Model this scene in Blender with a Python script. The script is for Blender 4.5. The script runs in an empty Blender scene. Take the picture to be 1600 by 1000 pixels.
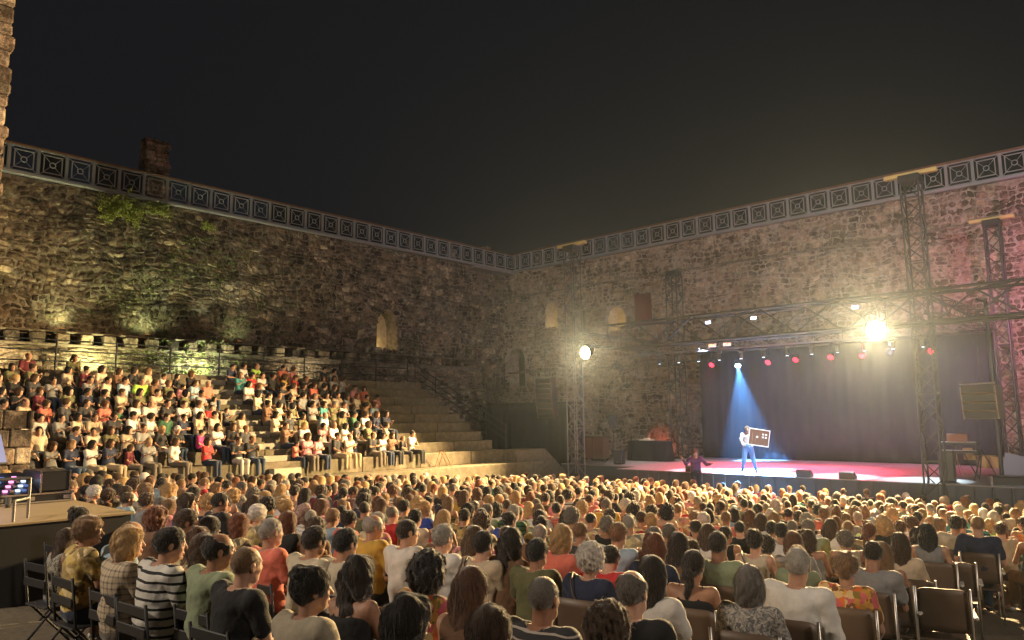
import bpy, math, random
import numpy as np
from mathutils import Vector, Matrix
PI = math.pi
R = math.radians
random.seed(7); rng = np.random.default_rng(7)
S = bpy.context.scene
COL = S.collection

# ------------------------------------------------------------------ camera
CAM = np.array((0.0, 0.0, 3.45)); TH = R(42.6); PIT = R(7.5); ROL = 0.0107; FPX = 1155.0
F = np.array((math.cos(PIT)*math.cos(TH), math.cos(PIT)*math.sin(TH), math.sin(PIT)))
R0 = np.array((math.sin(TH), -math.cos(TH), 0.0)); U0 = np.cross(R0, F)
U = U0*math.cos(ROL) + R0*math.sin(ROL); RT = R0*math.cos(ROL) - U0*math.sin(ROL)
cd = bpy.data.cameras.new('camera'); cam = bpy.data.objects.new('camera', cd); COL.objects.link(cam)
cd.lens = 36*FPX/1600; cd.sensor_width = 36; cd.clip_start = .1; cd.clip_end = 600
cam.matrix_world = Matrix([[RT[i], U[i], -F[i], CAM[i]] for i in range(3)] + [[0, 0, 0, 1]])
S.camera = cam

def ray(px, py):
    d = F*FPX + RT*(px-800) + U*(500-py); return d/np.linalg.norm(d)
def onX(px, py, X): d = ray(px, py); return CAM + d*((X-CAM[0])/d[0])
def onY(px, py, Y): d = ray(px, py); return CAM + d*((Y-CAM[1])/d[1])
def onZ(px, py, Z): d = ray(px, py); return CAM + d*((Z-CAM[2])/d[2])
def proj(p):
    v = np.asarray(p, float)-CAM; z = v@F
    return 800+FPX*(v@RT)/z, 500-FPX*(v@U)/z, z

# ------------------------------------------------------------------ world, exposure
w = bpy.data.worlds.new('World'); S.world = w; w.use_nodes = True
bg = w.node_tree.nodes['Background']; bg.inputs[0].default_value = (.0085, .0088, .0105, 1); bg.inputs[1].default_value = .7
S.view_settings.view_transform = 'Standard'; S.view_settings.look = 'None'; S.view_settings.gamma = 1
S.view_settings.exposure = 0.5; S.view_settings.use_curve_mapping = False
S.render.engine = 'CYCLES'
S.cycles.use_denoising = True
S.cycles.max_bounces = 5; S.cycles.diffuse_bounces = 3; S.cycles.glossy_bounces = 2; S.cycles.volume_bounces = 0
S.cycles.transmission_bounces = 2; S.cycles.caustics_reflective = False; S.cycles.caustics_refractive = False
S.cycles.sample_clamp_indirect = 4
try: S.cycles.use_light_tree = True
except Exception: pass

def lamp(kind, loc, target, power, color, size=.1, angle=60, blend=.4):
    l = bpy.data.lights.new('lamp_light', kind); l.energy = power; l.color = color
    o = bpy.data.objects.new('lamp_light', l); COL.objects.link(o)
    o.location = loc
    d = Vector(target)-Vector(loc); o.rotation_euler = d.to_track_quat('-Z', 'Y').to_euler()
    if kind == 'SPOT': l.spot_size = R(angle); l.spot_blend = blend; l.shadow_soft_size = size
    elif kind == 'AREA': l.size = size
    else: l.shadow_soft_size = size
    return o
HAZE = .00030
WARM = (1.0, .68, .31)
FL1 = np.array((24.35, 18.3, 6.05)); FL2 = np.array((24.35, 7.1, 6.0))
lamp('SPOT', FL1+(-.15, 0, 0), (8, 12.5, -1), 17000, WARM, .16, 112, .35)
lamp('SPOT', FL2+(-.15, 0, 0), (8, 11.0, -1), 38000, WARM, .16, 116, .35)
# added fill floods without fixtures, behind and beside the audience
lamp('SPOT', (-5, 10.5, 8.5), (14, 19, 6), 3000, (1, .82, .62), .5, 158, .4)
lamp('SPOT', (-6, 22, 12.5), (13, 34, 14.5), 1500, (1, .78, .52), .3, 34, .7)
lamp('SPOT', (4, -8.0, 9.5), (16, 8, 1), 1900, (1, .84, .68), .5, 100, .6)
lamp('SPOT', (10, -9.0, 9.5), (36, 17, 12.0), 10500, (1, .87, .84), .5, 66, .8)

# ------------------------------------------------------------------ mesh helpers
def tag(o, label=None, cat=None, group=None, kind=None):
    if label: o['label'] = label
    if cat: o['category'] = cat
    if group: o['group'] = group
    if kind: o['kind'] = kind
    return o
def link(name, me, parent=None, loc=None, rot=None, scale=None):
    o = bpy.data.objects.new(name, me); COL.objects.link(o)
    if parent is not None: o.parent = parent
    if loc is not None: o.location = loc
    if rot is not None: o.rotation_euler = rot
    if scale is not None: o.scale = scale
    return o
def thing(name, label, cat, loc=(0, 0, 0), rz=0, group=None):
    o = link(name, None, None, loc, (0, 0, rz)); o.empty_display_size = .1
    return tag(o, label, cat, group)
def mesh(name, V, Fc, mats=(), smooth=False, mi=None):
    me = bpy.data.meshes.new(name)
    if isinstance(V, np.ndarray): V = V.tolist()
    if isinstance(Fc, np.ndarray): Fc = Fc.tolist()
    me.from_pydata(V, [], Fc)
    for m in mats: me.materials.append(m)
    if mi is not None: me.polygons.foreach_set('material_index', np.asarray(mi, dtype=np.int32))
    if smooth: me.polygons.foreach_set('use_smooth', np.ones(len(me.polygons), dtype=bool))
    me.update(); return me
class MB:
    def __init__(s): s.V = []; s.F = []; s.M = []
    def add(s, V, Fc, m=0):
        n = len(s.V); s.V += [tuple(map(float, v)) for v in V]; s.F += [tuple(i+n for i in f) for f in Fc]; s.M += [m]*len(Fc)
    def box(s, a, b, m=0, bev=0.0, rot=None, piv=None):
        (x0, y0, z0), (x1, y1, z1) = a, b
        if bev:
            c = [(x0+x1)/2, (y0+y1)/2, (z0+z1)/2]; h = [(x1-x0)/2, (y1-y0)/2, (z1-z0)/2]
            bev = min(bev, min(h)*.9); V = []
            for sx in (-1, 1):
                for sy in (-1, 1):
                    for sz in (-1, 1):
                        sg = (sx, sy, sz)
                        for ax in range(3):
                            V.append(tuple(c[k]+sg[k]*(h[k] if k == ax else h[k]-bev) for k in range(3)))
            idx = lambda sx, sy, sz, ax: (((sx > 0)*2+(sy > 0))*2+(sz > 0))*3+ax
            Fc = []
            for ax in range(3):
                o1, o2 = [k for k in range(3) if k != ax]
                for sg in (-1, 1):
                    q = []
                    for (p, r) in ((-1, -1), (1, -1), (1, 1), (-1, 1)):
                        v = [0, 0, 0]; v[ax] = sg; v[o1] = p; v[o2] = r; q.append(idx(*v, ax))
                    Fc.append(tuple(q))
            for ax in range(3):
                o1, o2 = [k for k in range(3) if k != ax]
                for p in (-1, 1):
                    for r in (-1, 1):
                        v = [0, 0, 0]; v[o1] = p; v[o2] = r
                        lo = list(v); hi = list(v); lo[ax] = -1; hi[ax] = 1
                        Fc.append((idx(*lo, o1), idx(*hi, o1), idx(*hi, o2), idx(*lo, o2)))
            for k in range(8): Fc.append((k*3, k*3+1, k*3+2))
        else:
            V = [(x0, y0, z0), (x1, y0, z0), (x1, y1, z0), (x0, y1, z0), (x0, y0, z1), (x1, y0, z1), (x1, y1, z1), (x0, y1, z1)]
            Fc = [(3, 2, 1, 0), (4, 5, 6, 7), (0, 1, 5, 4), (1, 2, 6, 5), (2, 3, 7, 6), (3, 0, 4, 7)]
        if rot is not None:
            pv = Vector(piv or [(a[i]+b[i])/2 for i in range(3)])
            V = [tuple(rot @ (Vector(v)-pv)+pv) for v in V]
        s.add(V, Fc, m); return s
    def tube(s, pts, r, n=6, m=0, cap=True, ry=1.0):
        pts = [np.asarray(p, float) for p in pts]; rs = r if hasattr(r, '__len__') else [r]*len(pts)
        V = []; Fc = []; ref = None
        for i, p in enumerate(pts):
            t = pts[min(i+1, len(pts)-1)]-pts[max(i-1, 0)]; t = t/(np.linalg.norm(t)+1e-9)
            if ref is None: ref = np.array((0, 0, 1.)) if abs(t[2]) < .9 else np.array((1., 0, 0))
            a = np.cross(t, ref); a /= np.linalg.norm(a)+1e-9; b = np.cross(a, t); ref = b
            for k in range(n):
                an = 2*PI*k/n; V.append(p+rs[i]*(math.cos(an)*a+math.sin(an)*b*ry))
        for i in range(len(pts)-1):
            for k in range(n):
                k2 = (k+1) % n; Fc.append((i*n+k, i*n+k2, (i+1)*n+k2, (i+1)*n+k))
        if cap: Fc += [tuple(range(n))[::-1], tuple((len(pts)-1)*n+k for k in range(n))]
        s.add(V, Fc, m); return s
    def lathe(s, prof, c=(0, 0, 0), n=16, m=0, axis='z'):
        V = []; Fc = []
        for (r, z) in prof:
            for k in range(n):
                a = 2*PI*k/n; x, y = r*math.cos(a), r*math.sin(a)
                v = {'z': (x, y, z), 'x': (z, x, y), 'y': (x, z, y)}[axis]; V.append(tuple(v[i]+c[i] for i in range(3)))
        for i in range(len(prof)-1):
            for k in range(n): k2 = (k+1) % n; Fc.append((i*n+k, i*n+k2, (i+1)*n+k2, (i+1)*n+k))
        s.add(V, Fc, m); return s
    def mesh(s, name, mats, smooth=False): return mesh(name, s.V, s.F, mats if isinstance(mats, (list, tuple)) else [mats], smooth, s.M)
    def obj(s, name, mats, parent=None, smooth=False, loc=None, rot=None): return link(name, s.mesh(name, mats, smooth), parent, loc, rot)

# ------------------------------------------------------------------ materials
def mat(name, color=(.5, .5, .5), rough=.6, metal=0.0, emit=None, es=0.0, spec=.5):
    m = bpy.data.materials.new(name); m.use_nodes = True; b = m.node_tree.nodes['Principled BSDF']
    b.inputs['Base Color'].default_value = (*color, 1); b.inputs['Roughness'].default_value = rough
    b.inputs['Metallic'].default_value = metal; b.inputs['Specular IOR Level'].default_value = spec
    if emit: b.inputs['Emission Color'].default_value = (*emit, 1); b.inputs['Emission Strength'].default_value = es
    return m
class N:
    def __init__(s, m): s.m = m; s.t = m.node_tree; s.b = s.t.nodes['Principled BSDF']
    def n(s, typ, **kw):
        x = s.t.nodes.new(typ)
        for k, v in kw.items():
            if k in x.inputs.keys(): x.inputs[k].default_value = v
            else: setattr(x, k, v)
        return x
    def l(s, a, b): s.t.links.new(a, b)
    def noise(s, vec, scale, detail=4, rough=.6):
        x = s.n('ShaderNodeTexNoise'); x.inputs['Scale'].default_value = scale; x.inputs['Detail'].default_value = detail; x.inputs['Roughness'].default_value = rough
        if vec is not None: s.l(vec, x.inputs['Vector'])
        return x.outputs['Fac']
    def ramp(s, fac, stops, interp='LINEAR'):
        x = s.n('ShaderNodeValToRGB'); x.color_ramp.interpolation = interp; e = x.color_ramp.elements
        while len(e) < len(stops): e.new(.5)
        for i, (p, c) in enumerate(stops): e[i].position = p; e[i].color = (*c, 1) if len(c) == 3 else c
        s.l(fac, x.inputs[0]); return x.outputs[0]
    def mix(s, f, a, b, mode='MIX'):
        x = s.n('ShaderNodeMix', data_type='RGBA', blend_type=mode)
        for sock, v in ((0, f), (6, a), (7, b)):
            if isinstance(v, (int, float)): x.inputs[sock].default_value = v
            elif isinstance(v, tuple): x.inputs[sock].default_value = (*v, 1)
            else: s.l(v, x.inputs[sock])
        return x.outputs[2]
    def math(s, op, a, b=None):
        x = s.n('ShaderNodeMath', operation=op)
        for i, v in enumerate((a, b)):
            if v is None: continue
            if isinstance(v, (int, float)): x.inputs[i].default_value = v
            else: s.l(v, x.inputs[i])
        return x.outputs[0]
    def bump(s, h, strength=.5, dist=.02):
        x = s.n('ShaderNodeBump'); x.inputs['Strength'].default_value = strength; x.inputs['Distance'].default_value = dist
        s.l(h, x.inputs['Height']); s.l(x.outputs[0], s.b.inputs['Normal'])
    def obj(s): return s.n('ShaderNodeTexCoord').outputs['Object']
    def pos(s): return s.n('ShaderNodeNewGeometry').outputs['Position']
    def base(s, c): s.l(c, s.b.inputs['Base Color'])

def stone_mat(name, stops, scale=1.0):
    m = mat(name, rough=.9, spec=.25); n = N(m); g = n.n('ShaderNodeNewGeometry'); oi = n.n('ShaderNodeObjectInfo')
    rnd = n.math('FRACT', n.math('ADD', g.outputs['Random Per Island'], oi.outputs['Random']))
    c = n.ramp(rnd, stops)
    p = g.outputs['Position']
    big = n.noise(p, .55*scale, 3); fine = n.noise(p, 9*scale, 5, .7); mid = n.noise(p, 3.1*scale, 4, .65)
    c = n.mix(1.0, c, n.ramp(big, [(.3, (.6, .58, .55)), (.7, (1.15, 1.08, 1.0))]), 'MULTIPLY')
    c = n.mix(1.0, c, n.ramp(fine, [(.3, (.62, .6, .58)), (.68, (1.3, 1.27, 1.2))]), 'MULTIPLY')
    lich = n.ramp(mid, [(.56, (0, 0, 0)), (.68, (1, 1, 1))]); c = n.mix(n.math('MULTIPLY', lich, .45), c, (.42, .40, .33))
    st_ = n.ramp(n.noise(p, 1.4*scale, 6, .75), [(.42, (.34, .33, .32)), (.52, (1, 1, 1)), (.62, (1.45, 1.4, 1.3))]); c = n.mix(1.0, c, st_, 'MULTIPLY')
    n.base(c); n.bump(n.math('ADD', n.math('MULTIPLY', fine, .6), mid), 1.0, .09)
    return m
M = {}
M['stone'] = stone_mat('rubble_stone', [(0, (.07, .06, .052)), (.25, (.14, .115, .095)), (.5, (.21, .165, .135)), (.72, (.12, .105, .098)), (.88, (.31, .265, .22)), (1, (.44, .39, .33))])
M['stone_pale'] = stone_mat('pale_rubble_stone', [(0, (.15, .12, .105)), (.3, (.25, .195, .17)), (.6, (.33, .27, .24)), (.8, (.21, .17, .155)), (1, (.46, .40, .355))])
def mortar_mat(name, a, b, moss=0.0, bs=.8):
    m = mat(name, rough=.95, spec=.2); n = N(m); p = n.pos(); f = n.noise(p, 5, 6, .7); g = n.noise(p, .8, 3)
    c = n.mix(n.ramp(f, [(.35, (0, 0, 0)), (.65, (1, 1, 1))]), a, b)
    if moss: c = n.mix(n.math('MULTIPLY', n.ramp(g, [(.5, (0, 0, 0)), (.62, (1, 1, 1))]), moss), c, (.07, .085, .035))
    n.base(c); n.bump(f, bs, .05); return m
M['mortar'] = mortar_mat('lime_mortar', (.10, .08, .065), (.30, .25, .20), .6)
M['mortar_pale'] = mortar_mat('pale_lime_mortar', (.2, .165, .14), (.42, .35, .29), .2)
M['ashlar'] = mortar_mat('cut_step_stone', (.12, .10, .072), (.21, .18, .132), .25, .2)
M['darkmetal'] = mat('painted_railing_steel', (.022, .027, .035), .5, .5)
M['greymetal'] = mat('galvanised_beam', (.34, .35, .38), .45, .4)
M['railwood'] = mat('rusty_handrail', (.16, .085, .05), .6, .2)
M['alu'] = mat('aluminium_truss_tube', (.24, .235, .23), .4, .8)
M['alu_dark'] = mat('dark_shaded_tube', (.045, .045, .05), .5, .6)  # darker copy of the truss metal; paints shade onto the front towers
M['black'] = mat('matt_black', (.016, .016, .018), .7)
M['blackplastic'] = mat('black_plastic_shell', (.022, .022, .025), .4)
M['case'] = mat('flight_case_laminate', (.02, .02, .022), .35)
M['chrome'] = mat('chromed_edge', (.7, .7, .72), .2, 1.0)
M['brownshell'] = mat('brown_moulded_plastic', (.095, .062, .042), .5)
M['chairleg'] = mat('grey_chair_tube', (.45, .42, .38), .35, .8)
M['ledge'] = mortar_mat('ledge_stone', (.10, .085, .07), (.22, .18, .14))
def ground_mat():
    m = mat('court_paving', rough=.8, spec=.3); n = N(m); p = n.pos()
    f = n.noise(p, 14, 6, .7); g = n.noise(p, .7, 4); c = n.mix(g, (.10, .085, .065), (.19, .155, .11))
    c = n.mix(1.0, c, n.ramp(f, [(.3, (.7, .7, .7)), (.7, (1.2, 1.2, 1.2))]), 'MULTIPLY')
    n.base(c); n.bump(f, .4, .01); return m
M['ground'] = ground_mat()
M['slab'] = stone_mat('paving_slab_stone', [(0, (.17, .135, .095)), (1, (.24, .195, .14))], 1)
def curtain_mat():
    m = mat('stage_drape_cloth', (.03, .03, .034), .85, spec=.1); n = N(m); p = n.pos(); f = n.noise(p, 60, 3); n.bump(f, .3, .003)
    n.base(n.mix(n.noise(p, 1.2, 3), (.017, .018, .024), (.026, .026, .035))); return m
M['curtain'] = curtain_mat()
def deck_mat():
    m = mat('stage_dance_floor', (.22, .21, .2), .38); n = N(m); p = n.pos()
    f = n.noise(p, 3, 5); n.base(n.mix(f, (.19, .175, .17), (.30, .28, .27))); n.l(n.ramp(n.noise(p, 8, 4), [(.3, (.25,)*3), (.7, (.5,)*3)]), n.b.inputs['Roughness']); return m
M['deck'] = deck_mat()
def ply_mat():
    m = mat('birch_ply_deck', rough=.5); n = N(m); mp = n.n('ShaderNodeMapping'); mp.inputs['Scale'].default_value = (1, 14, 1); n.l(n.obj(), mp.inputs[0])
    f = n.noise(mp.outputs[0], 3, 5); n.base(n.mix(f, (.30, .22, .12), (.44, .34, .20))); n.bump(f, .1, .003); return m
M['ply'] = ply_mat()

def emis(name, c, s): return mat(name, (.02, .02, .02), .5, emit=c, es=s)
M['flood'] = emis('lit_flood_lens', (1, .72, .28), 260)
M['red'] = emis('lit_red_lens', (1, .02, .05), 3.5)
M['redbar'] = emis('lit_red_meter', (1, .06, .03), 8)
M['blue'] = emis('lit_blue_lens', (.35, .75, 1), 90)
M['white'] = emis('lit_white_lens', (.9, .92, 1), 45)
M['white_dim'] = emis('lit_small_lens', (.7, .8, 1), 9)
M['amber'] = emis('lit_amber_panel', (1, .33, .08), 1.6)
M['screenblue'] = emis('lit_blue_screen', (.10, .17, .45), .7)
M['screenwhite'] = emis('lit_white_screen', (.55, .7, 1), 1.5)
M['pink'] = emis('lit_pink_key', (1, .3, .6), 1.8)
M['green'] = emis('lit_green_led', (.1, 1, .25), 5)

# ------------------------------------------------------------------ dimensions of the court
YL, XR = 33.1, 36.0          # inner faces of the left and the right wall
WT = 3.45+9.58              # top of the stone walls
def floor_z(x): return 1.45-.067*min(x, 21.6) if x > -6 else 1.45+.067*6
STZ = 1.35

# ground
xs = np.array([-24, -15, -6, 0, 6, 12, 21.6, 26, 38, 44]); ys = np.array([-24, -12, 0, 10, 22, 40, 44])
V = [(x, y, floor_z(x) if x > -6 else 1.85) for x in xs for y in ys]; ny = len(ys)
Fc = [(i*ny+j, (i+1)*ny+j, (i+1)*ny+j+1, i*ny+j+1) for i in range(len(xs)-1) for j in range(ny-1)]
g = link('ground', mesh('ground', V, Fc, [M['ground']])); g['kind'] = 'structure'
# paving slabs beside the platform
for i in range(5):
    for j in range(8):
        x0 = -1.2+i*.82; y0 = 2.0+j*.82
        b = MB(); sl = .067; h = .03+.006*((i*3+j*5) % 4)
        b.box((-.4, -.4, -.05), (.4, .4, h), bev=.012)
        o = b.obj('slab', M['slab'], g, loc=(x0, y0, floor_z(x0)), rot=(0, math.atan(sl), 0))

hz = MB().box((-26, -26, -1.0), (46, 46, 18.0)).obj('haze', None); hz['kind'] = 'stuff'; hz.data.materials.clear()
hm_ = bpy.data.materials.new('stage_haze'); hm_.use_nodes = True; nt = hm_.node_tree; nt.nodes.remove(nt.nodes['Principled BSDF'])
pv = nt.nodes.new('ShaderNodeVolumePrincipled'); pv.inputs['Color'].default_value = (.66, .82, 1, 1); pv.inputs['Density'].default_value = HAZE; pv.inputs['Anisotropy'].default_value = .8
nt.links.new(pv.outputs[0], nt.nodes['Material Output'].inputs['Volume']); hz.data.materials.append(hm_)
# ------------------------------------------------------------------ rubble walls
def nz(u, v, s=1.0, seed=0):
    r = np.random.default_rng(100+seed); o = 0
    for k in range(6):
        a = r.uniform(0, 2*PI); f = s*(1+.7*k); ph = r.uniform(0, 6.28); o = o+np.sin((u*math.cos(a)+v*math.sin(a))*f+ph)/(1+.6*k)
    return o/2.2
def arch_top(o, u):
    u0, u1, z0, z1 = o[:4]; c = (u0+u1)/2; h = (u1-u0)/2
    if o[4] == 'flat': return np.full_like(u, z1)
    t = np.clip(np.abs(u-c)/h, 0, 1); rise = h*(1.25 if o[4] == 'pointed' else 1.0)
    return z1-rise+rise*np.sqrt(np.maximum(0, 1-t**(1.6 if o[4] == 'pointed' else 2)))
def rubble(parent, mapf, u0, u1, z0, z1, opens, seed, m, hmin=.15, hmax=.33, wmin=.2, wmax=.55, proud=.05, keep=300, jit=1.0, rnd=1.0):
    """stones laid into a wall; mapf(u, z, out) -> world points. The largest in view are parts, the rest one stuff part."""
    r = np.random.default_rng(seed); stones = []; z = z0
    while z < z1-.08:
        h = min(r.uniform(hmin, hmax), z1-z); u = u0-r.uniform(0, .4)
        while u < u1:
            wd = r.uniform(wmin, wmax)*(.8+.6*h); c = (u+wd/2, z+h/2)
            if c[0] < u1 and c[0] > u0 and not any(o[0]-.12 < c[0] < o[1]+.12 and o[2]-.1 < c[1] < float(arch_top(o, np.array(c[0]))+.12) for o in opens):
                j = .035; g_ = jit
                k = r.uniform(.14, .42, 8)*min(wd, h)
                P = np.array([(u+k[0], z), (u+wd-k[1], z), (u+wd, z+k[2]), (u+wd, z+h-k[3]), (u+wd-k[4], z+h), (u+k[5], z+h), (u, z+h-k[6]), (u, z+k[7])])
                P += r.normal(0, .026, P.shape)
                cc = P.mean(0); P = cc+(P-cc)*(1-j/np.array([wd, h]))
                du = .16*nz(P[:, 0], P[:, 1], 1.5, seed)*g_; dz = (.20*nz(P[:, 0], P[:, 1], .9, seed+1)+.07*nz(P[:, 0], P[:, 1], 3.2, seed+2))*g_
                P = P+np.stack([du, dz], 1)
                P[:, 1] = np.clip(P[:, 1], z0-.02, z1+.02)
                out = proud*r.uniform(.35, 1.5); tl = r.normal(0, .12, 2)
                cc = P.mean(0); In = cc+(P-cc)*r.uniform(.5, .82)
                oin = out+((In-cc)@tl)+r.normal(0, .006, 8)
                oc = out+r.uniform(.0, .03)
                A = mapf(P[:, 0], P[:, 1], np.full(8, -.05)); B = mapf(P[:, 0], P[:, 1], np.full(8, out*.45)); C_ = mapf(In[:, 0], In[:, 1], oin); D = mapf(cc[None, 0], cc[None, 1], np.array([oc]))
                stones.append((np.concatenate([A, B, C_, D]), wd*h))
            u += wd
        z += h
    Fc = []
    for k in range(8):
        k2 = (k+1) % 8
        Fc += [(k, k2, 8+k2, 8+k), (8+k, 8+k2, 16+k2, 16+k), (16+k, 16+k2, 24)]
    def score(s):
        x, y, zz = proj(s[0][24])
        if zz < .5 or not (-20 < x < 1620 and -20 < y < 1020): return -1
        return s[1]/zz**2
    stones.sort(key=lambda s: -score(s))
    for s in stones[:keep]: link('stone', mesh('stone', s[0], Fc, [m]), parent)
    VV = []; FF = []
    for s in stones[keep:]:
        n = len(VV)*25; VV.append(s[0]); FF.append(np.array([(*f, -1) if len(f) == 3 else f for f in Fc])+n)
    if VV:
        V = np.concatenate(VV); fl = [[i for i in f if i >= 0] if True else f for f in []]
        out = []
        for i in range(len(VV)):
            b = i*25
            out += [tuple(b+q for q in f) for f in Fc]
        o = link('rubble_stones', mesh('rubble_stones', V, out, [m]), parent); o['kind'] = 'stuff'
def backing(parent, name, mapf, u0, u1, z0, z1, opens, m, thick=1.0, step=.4, amp=.035, seed=3):
    us = set(np.arange(u0, u1, step).tolist()+[u1])
    for o in opens: us |= set(np.linspace(o[0], o[1], 11).tolist())
    us = np.array(sorted(us)); V = []; Fc = []
    def vert(u, z, out):
        V.append(mapf(np.array([u]), np.array([z]), np.array([out]))[0]); return len(V)-1
    cache = {}
    def sv(u, z):
        k = (round(u, 4), round(z, 4))
        if k not in cache: cache[k] = vert(u, z, amp*float(nz(np.array(u), np.array(z), 3.0, seed)))
        return cache[k]
    for i in range(len(us)-1):
        a, b = us[i], us[i+1]; mid = (a+b)/2; segs = [((z0, z0), (z1, z1))]
        hit = [o for o in opens if o[0]-1e-6 <= mid <= o[1]+1e-6]
        if hit:
            o = hit[0]; ta, tb = float(arch_top(o, np.array(a))), float(arch_top(o, np.array(b)))
            segs = [((z0, z0), (o[2], o[2])), ((ta, tb), (z1, z1))]
            q = [vert(a, ta, 0), vert(b, tb, 0), vert(b, tb, -thick), vert(a, ta, -thick)]; Fc.append(tuple(q))
            q = [vert(a, o[2], 0), vert(b, o[2], 0), vert(b, o[2], -thick), vert(a, o[2], -thick)]; Fc.append(tuple(q[::-1]))
        for (la, lb), (ha, hb) in segs:
            n = max(1, int((max(ha, hb)-min(la, lb))/step))
            for k in range(n):
                t0, t1 = k/n, (k+1)/n
                Fc.append((sv(a, la+(ha-la)*t0), sv(b, lb+(hb-lb)*t0), sv(b, lb+(hb-lb)*t1), sv(a, la+(ha-la)*t1)))
    for o in opens:
        for u in (o[0], o[1]):
            zt = float(arch_top(o, np.array(u)))
            if zt-o[2] > .01: Fc.append((vert(u, o[2], 0), vert(u, zt, 0), vert(u, zt, -thick), vert(u, o[2], -thick)))
    # top, back and ends
    c = [vert(u, z, o) for u in (u0, u1) for z in (z0, z1) for o in (0, -thick-.3)]
    Fc += [(c[2], c[3], c[7], c[6]), (c[0], c[1], c[3], c[2]), (c[4], c[6], c[7], c[5]), (c[1], c[5], c[7], c[3])]
    return link(name, mesh(name, V, Fc, [m]), parent)
mapL = lambda Y: (lambda u, z, o: np.stack([u, Y-o+0*u, z], -1))
mapR = lambda X: (lambda u, z, o: np.stack([X-o+0*u, u, z], -1))

# left wall
OL = [(24.9, 26.35, 7.25, 9.55, 'pointed')]
wl = thing('castle_wall', 'long rubble stone castle wall behind the stone tiers, with one lit pointed window', 'wall', (14, YL, 0))
wl_inv = (-14, -YL, 0)
def rel(f, org): org = np.array(org, float); return lambda u, z, o: f(u, z, o)-org
f = rel(mapL(YL), (14, YL, 0))
backing(wl, 'wall_core', f, 1, 32.2, 6.75, WT, OL, M['mortar'], 1.1)
rubble(wl, f, 1, 32.2, 6.75, WT, OL, 11, M['stone'], keep=300)
# recessed bay by the corner
bay = thing('castle_wall', 'narrow recessed bay of rubble wall between the long left wall and the corner', 'wall', (34, YL+.7, 0))
f = rel(mapL(YL+.7), (34, YL+.7, 0))
backing(bay, 'wall_core', f, 31.8, 37, 0, WT, [], M['mortar'], 1.0, seed=5)
rubble(bay, f, 32.1, XR, 0, WT, [], 12, M['stone'], keep=60)
b = MB(); b.box((32.2-34, -.7, 6.7), (32.3-34, 0, WT)); b.obj('return_face', M['mortar'], bay)
# lower wall with the corbelled walkway
wlo = thing('terrace_wall', 'lower rubble wall under the corbel row, lit yellow above the top stone tier', 'wall', (14, 32.2, 0))
f = rel(mapL(32.2), (14, 32.2, 0))
backing(wlo, 'wall_core', f, 1, 32.1, 0, 6.35, [], M['mortar'], .8, seed=6)
rubble(wlo, f, 1, 32.1, 3.2, 6.32, [], 13, M['stone'], hmin=.12, hmax=.24, wmin=.3, wmax=.8, proud=.08, keep=220)
b = MB(); b.box((-13, -.12, 6.36), (18.1, .9, 6.47), bev=.02); b.obj('ledge', M['ledge'], wlo)
cb = MB().box((-.22, -.26, 6.48), (.22, .9, 6.86), bev=.03).mesh('corbel', [M['stone']])
i = 0; x = 1.6
while x < 30.5:
    link('corbel', cb, wlo, (x-14, 0, 0)); x += .84; i += 1
b = MB(); b.box((-13, .0, 6.905), (18.1, .9, 6.98), bev=.02); b.obj('coping', M['ledge'], wlo)

# right wall
OR = [(32.0, 33.45, 5.45, 8.0, 'round'), (29.2, 30.2, 9.0, 10.7, 'round'), (24.1, 25.3, 8.45, 9.85, 'round'), (22.3, 23.3, 8.6, 10.35, 'flat'), (27.0, 27.9, 8.4, 9.9, 'flat')]
wr = thing('castle_wall', 'tall rubble stone castle wall behind the stage, with several small openings', 'wall', (XR, 18, 0))
f = rel(mapR(XR), (XR, 18, 0))
backing(wr, 'wall_core', f, -6, YL+.7, 0, WT, OR, M['mortar_pale'], 1.1, seed=8)
rubble(wr, f, -1, YL+.7, .8, WT, OR, 14, M['stone_pale'], proud=.034, keep=300)
def ledge(wall, py0, Y0, Y1, z, name='string_course'):
    b = MB(); y = Y0
    while y < Y1:
        L = random.uniform(.7, 1.5); b2 = min(y+L, Y1); d = random.uniform(.08, .14)
        MB().box((-d, y-18+.01, z-.06+random.uniform(-.015, .015)), (.05, b2-18-.01, z+.06), bev=.02).obj(name, M['ledge'], wall); y = b2
ledge(wr, 0, 0, 33.5, 11.4); ledge(wr, 0, 12, 33.5, 6.35)
# patched openings of the right wall
def back_panel(wall, name, a, b_, m): MB().box(a, b_).obj(name, m, wall)
M['niche'] = mortar_mat('limewashed_plaster', (.42, .34, .2), (.62, .52, .34))
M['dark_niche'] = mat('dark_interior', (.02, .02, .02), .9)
M['banner'] = mat('dark_red_cloth', (.13, .012, .03), .8)
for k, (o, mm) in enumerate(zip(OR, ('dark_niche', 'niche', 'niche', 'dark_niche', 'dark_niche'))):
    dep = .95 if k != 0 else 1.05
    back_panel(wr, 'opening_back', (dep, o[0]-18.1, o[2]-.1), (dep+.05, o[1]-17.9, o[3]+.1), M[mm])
back_panel(wl, 'opening_back', (OL[0][0]-14.1, 1.0, OL[0][2]-.1), (OL[0][1]-13.9, 1.05, OL[0][3]+.1), M['niche'])
for (p, t, pw) in (((25.3, YL+.55, 7.5), (25.6, YL+.9, 8.6), 14), ((XR+.45, 24.3, 8.6), (XR+.8, 24.8, 9.4), 12), ((XR+.45, 29.5, 9.15), (XR+.8, 29.8, 10), 9)):
    lamp('POINT', p, t, pw, (1, .72, .30), .05)
ban = MB(); V = []; 
for i in range(9):
    for j in range(9):
        V.append((XR-.12-.02*math.sin(i*1.9), 22.25+i*1.1/8, 8.55+j*1.85/8))
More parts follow.
